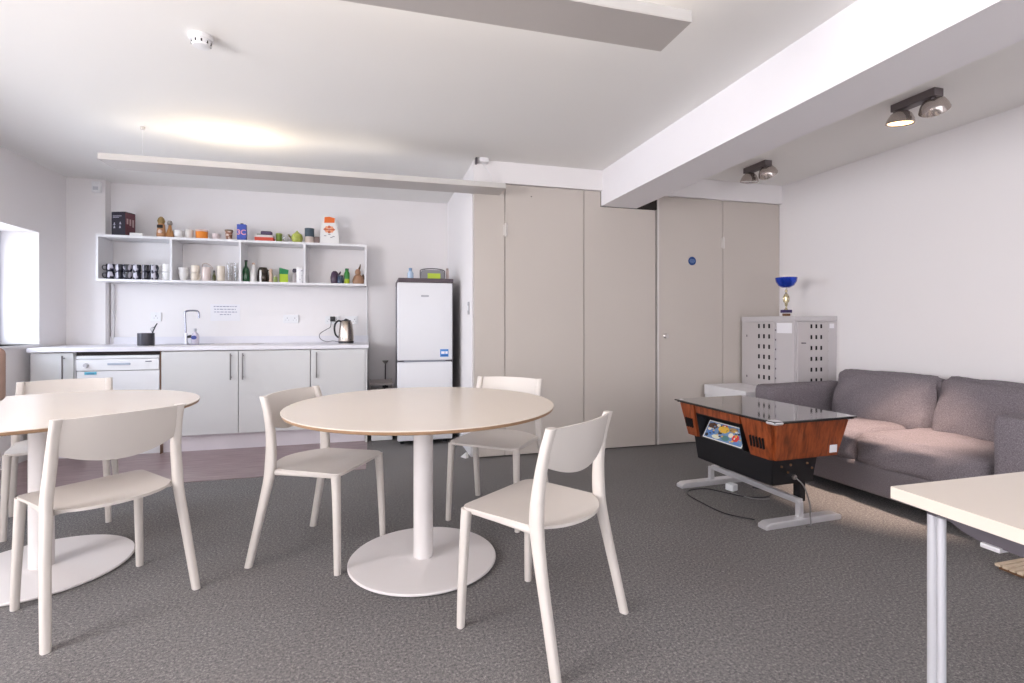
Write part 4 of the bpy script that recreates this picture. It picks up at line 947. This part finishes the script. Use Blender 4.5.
# floor cable
t2 = thing('power_cable', 'thin black cable looping over the carpet under the arcade table', 'cable', (0, 0, 0))
MB().tube(smoothpath([(2.10, 2.42, .005), (2.00, 2.55, .005), (1.98, 2.75, .005), (1.99, 2.90, .005), (2.06, 2.965, .005), (2.18, 2.955, .005), (2.26, 2.84, .005), (2.34, 2.74, .005), (2.46, 2.72, .005), (2.55, 2.80, .005), (2.50, 2.90, .005)], 6), .004, M['blackplastic'], 8).build('cord', None, t2)
MB().tube(smoothpath([(2.29, 2.86, .006), (2.31, 2.77, .006), (2.36, 2.70, .006), (2.44, 2.68, .006)], 6), .003, solid('cord_grey', (150, 146, 146)), 8).build('cord', None, t2)
tag(MB().box(-.028, .028, -.03, .03, 0, .045, bev=.006).build('plug_adaptor', M['whiteplastic'], loc=(2.33, 2.90, .001), rotz=.3), 'small white plug adaptor on the carpet by the far foot of the arcade table', 'adaptor')

# ------------------------------------------------------------------ white cabinet, locker, trophy
t = thing('low_cabinet', 'low white cabinet against the taupe doors left of the locker', 'cabinet', (3.0, 3.56, 0))
MB().box(0, .385, 0, .54, 0, .46, M['white'], bev=.002).build('body', None, t)
MB().box(-.004, .389, -.004, .545, .462, .555, M['white'], bev=.003).build('top_drawer', None, t)
t = thing('steel_locker', 'pale grey perforated steel locker in the corner with a trophy on top', 'locker', (3.424, 3.49, 0))
LW, LD, LH = .452, .625, 1.19
MB().box(0, LW, 0, LD, 0, LH-.045, M['locker'], bev=.003).build('body', None, t)
MB().box(-.006, LW+.004, -.006, LD, LH-.044, LH, M['locker'], bev=.003).build('top_cap', None, t)
# door facing the room (-x)
d = MB().box(-.014, 0, .203, .61, .05, LH-.055, M['lockerdoor'], bev=.003).build('door', None, t)
hz = MB()
for r_ in range(14):
    for c_ in range(3):
        z_ = 1.102-r_*.0925; y_ = .385-c_*.062
        if z_ > .1: hz.box(-.0155, -.013, y_-.010, y_+.010, z_-.019, z_+.019, M['hole'], bev=.0)
hz.build('vent_holes', None, d)
MB().box(-.017, -.013, .535, .545, 1.00, 1.02, M['darksteel']).box(-.017, -.013, .535, .545, .62, .64, M['darksteel']).build('lock', None, d)
for r_ in range(11): MB().cyl(-.006, .195, 1.06-r_*.085, 1.075-r_*.085, .004, M['darksteel'], 8).build('hinge_stud', None, t)
MB().box(-.002, 0, .020, .185, 1.042, 1.130, M['paper']).build('paper_label', None, t)
# door facing the camera (-y)
d = MB().box(.025, .350, -.014, 0, .05, LH-.055, M['lockerdoor'], bev=.003).build('door', None, t)
hz = MB()
for r_ in range(14):
    for c_ in range(3):
        z_ = 1.102-r_*.0925; x_ = .168+c_*.052
        if z_ > .1: hz.box(x_-.009, x_+.009, -.0155, -.013, z_-.017, z_+.017, M['hole'])
hz.build('vent_holes', None, d)
MB().box(.065, .105, -.022, -.013, .955, .964, M['darksteel']).build('handle', None, d)
for r_ in range(11): MB().cyl(.357, -.003, 1.05-r_*.085, 1.065-r_*.085, .003, M['darksteel'], 8).build('hinge_stud', None, t)
MB().box(.375, .425, -.002, 0, 1.085, 1.125, M['paper']).build('small_label', None, t)
# trophy
t = thing('trophy', 'trophy with a bright blue bowl on a gold figure standing on the locker', 'trophy', (3.508, 3.66, LH))
MB().box(-.032, .032, -.027, .027, 0, .030, M['ceramic'], bev=.003).build('marble_base', None, t)
MB().box(-.036, .036, -.030, .030, .030, .056, M['purple'], bev=.003).build('plinth', None, t)
MB().lathe([(0, .056), (.018, .056), (.015, .062), (.009, .070), (.006, .082), (.012, .095), (.017, .13), (.020, .165), (.016, .195), (.007, .205), (.011, .215), (.012, .228), (.005, .240), (.004, .252), (0, .253)], 0, 0, 0, M['gold'], 24, sx=1, sy=.8).build('figure', None, t)
arm = MB()
for s_ in (-1, 1): arm.tube(smoothpath([(s_*.014, 0, .19), (s_*.032, 0, .165), (s_*.026, 0, .13), (s_*.012, 0, .12)], 4), .004, M['gold'], 8)
arm.build('arms', None, t)
MB().lathe([(0, .250), (.03, .252), (.062, .270), (.083, .305), (.089, .340), (.086, .341), (.079, .306), (.058, .275), (.02, .260), (0, .259)], 0, 0, 0, M['blue'], 40).build('bowl', None, t)
tag(MB().box(-.030, .030, -.015, .015, 0, .022, bev=.003).build('wooden_block', M['brown'], loc=(3.452, 3.60, LH+.0005)), 'small brown wooden block beside the foot of the trophy', 'block')
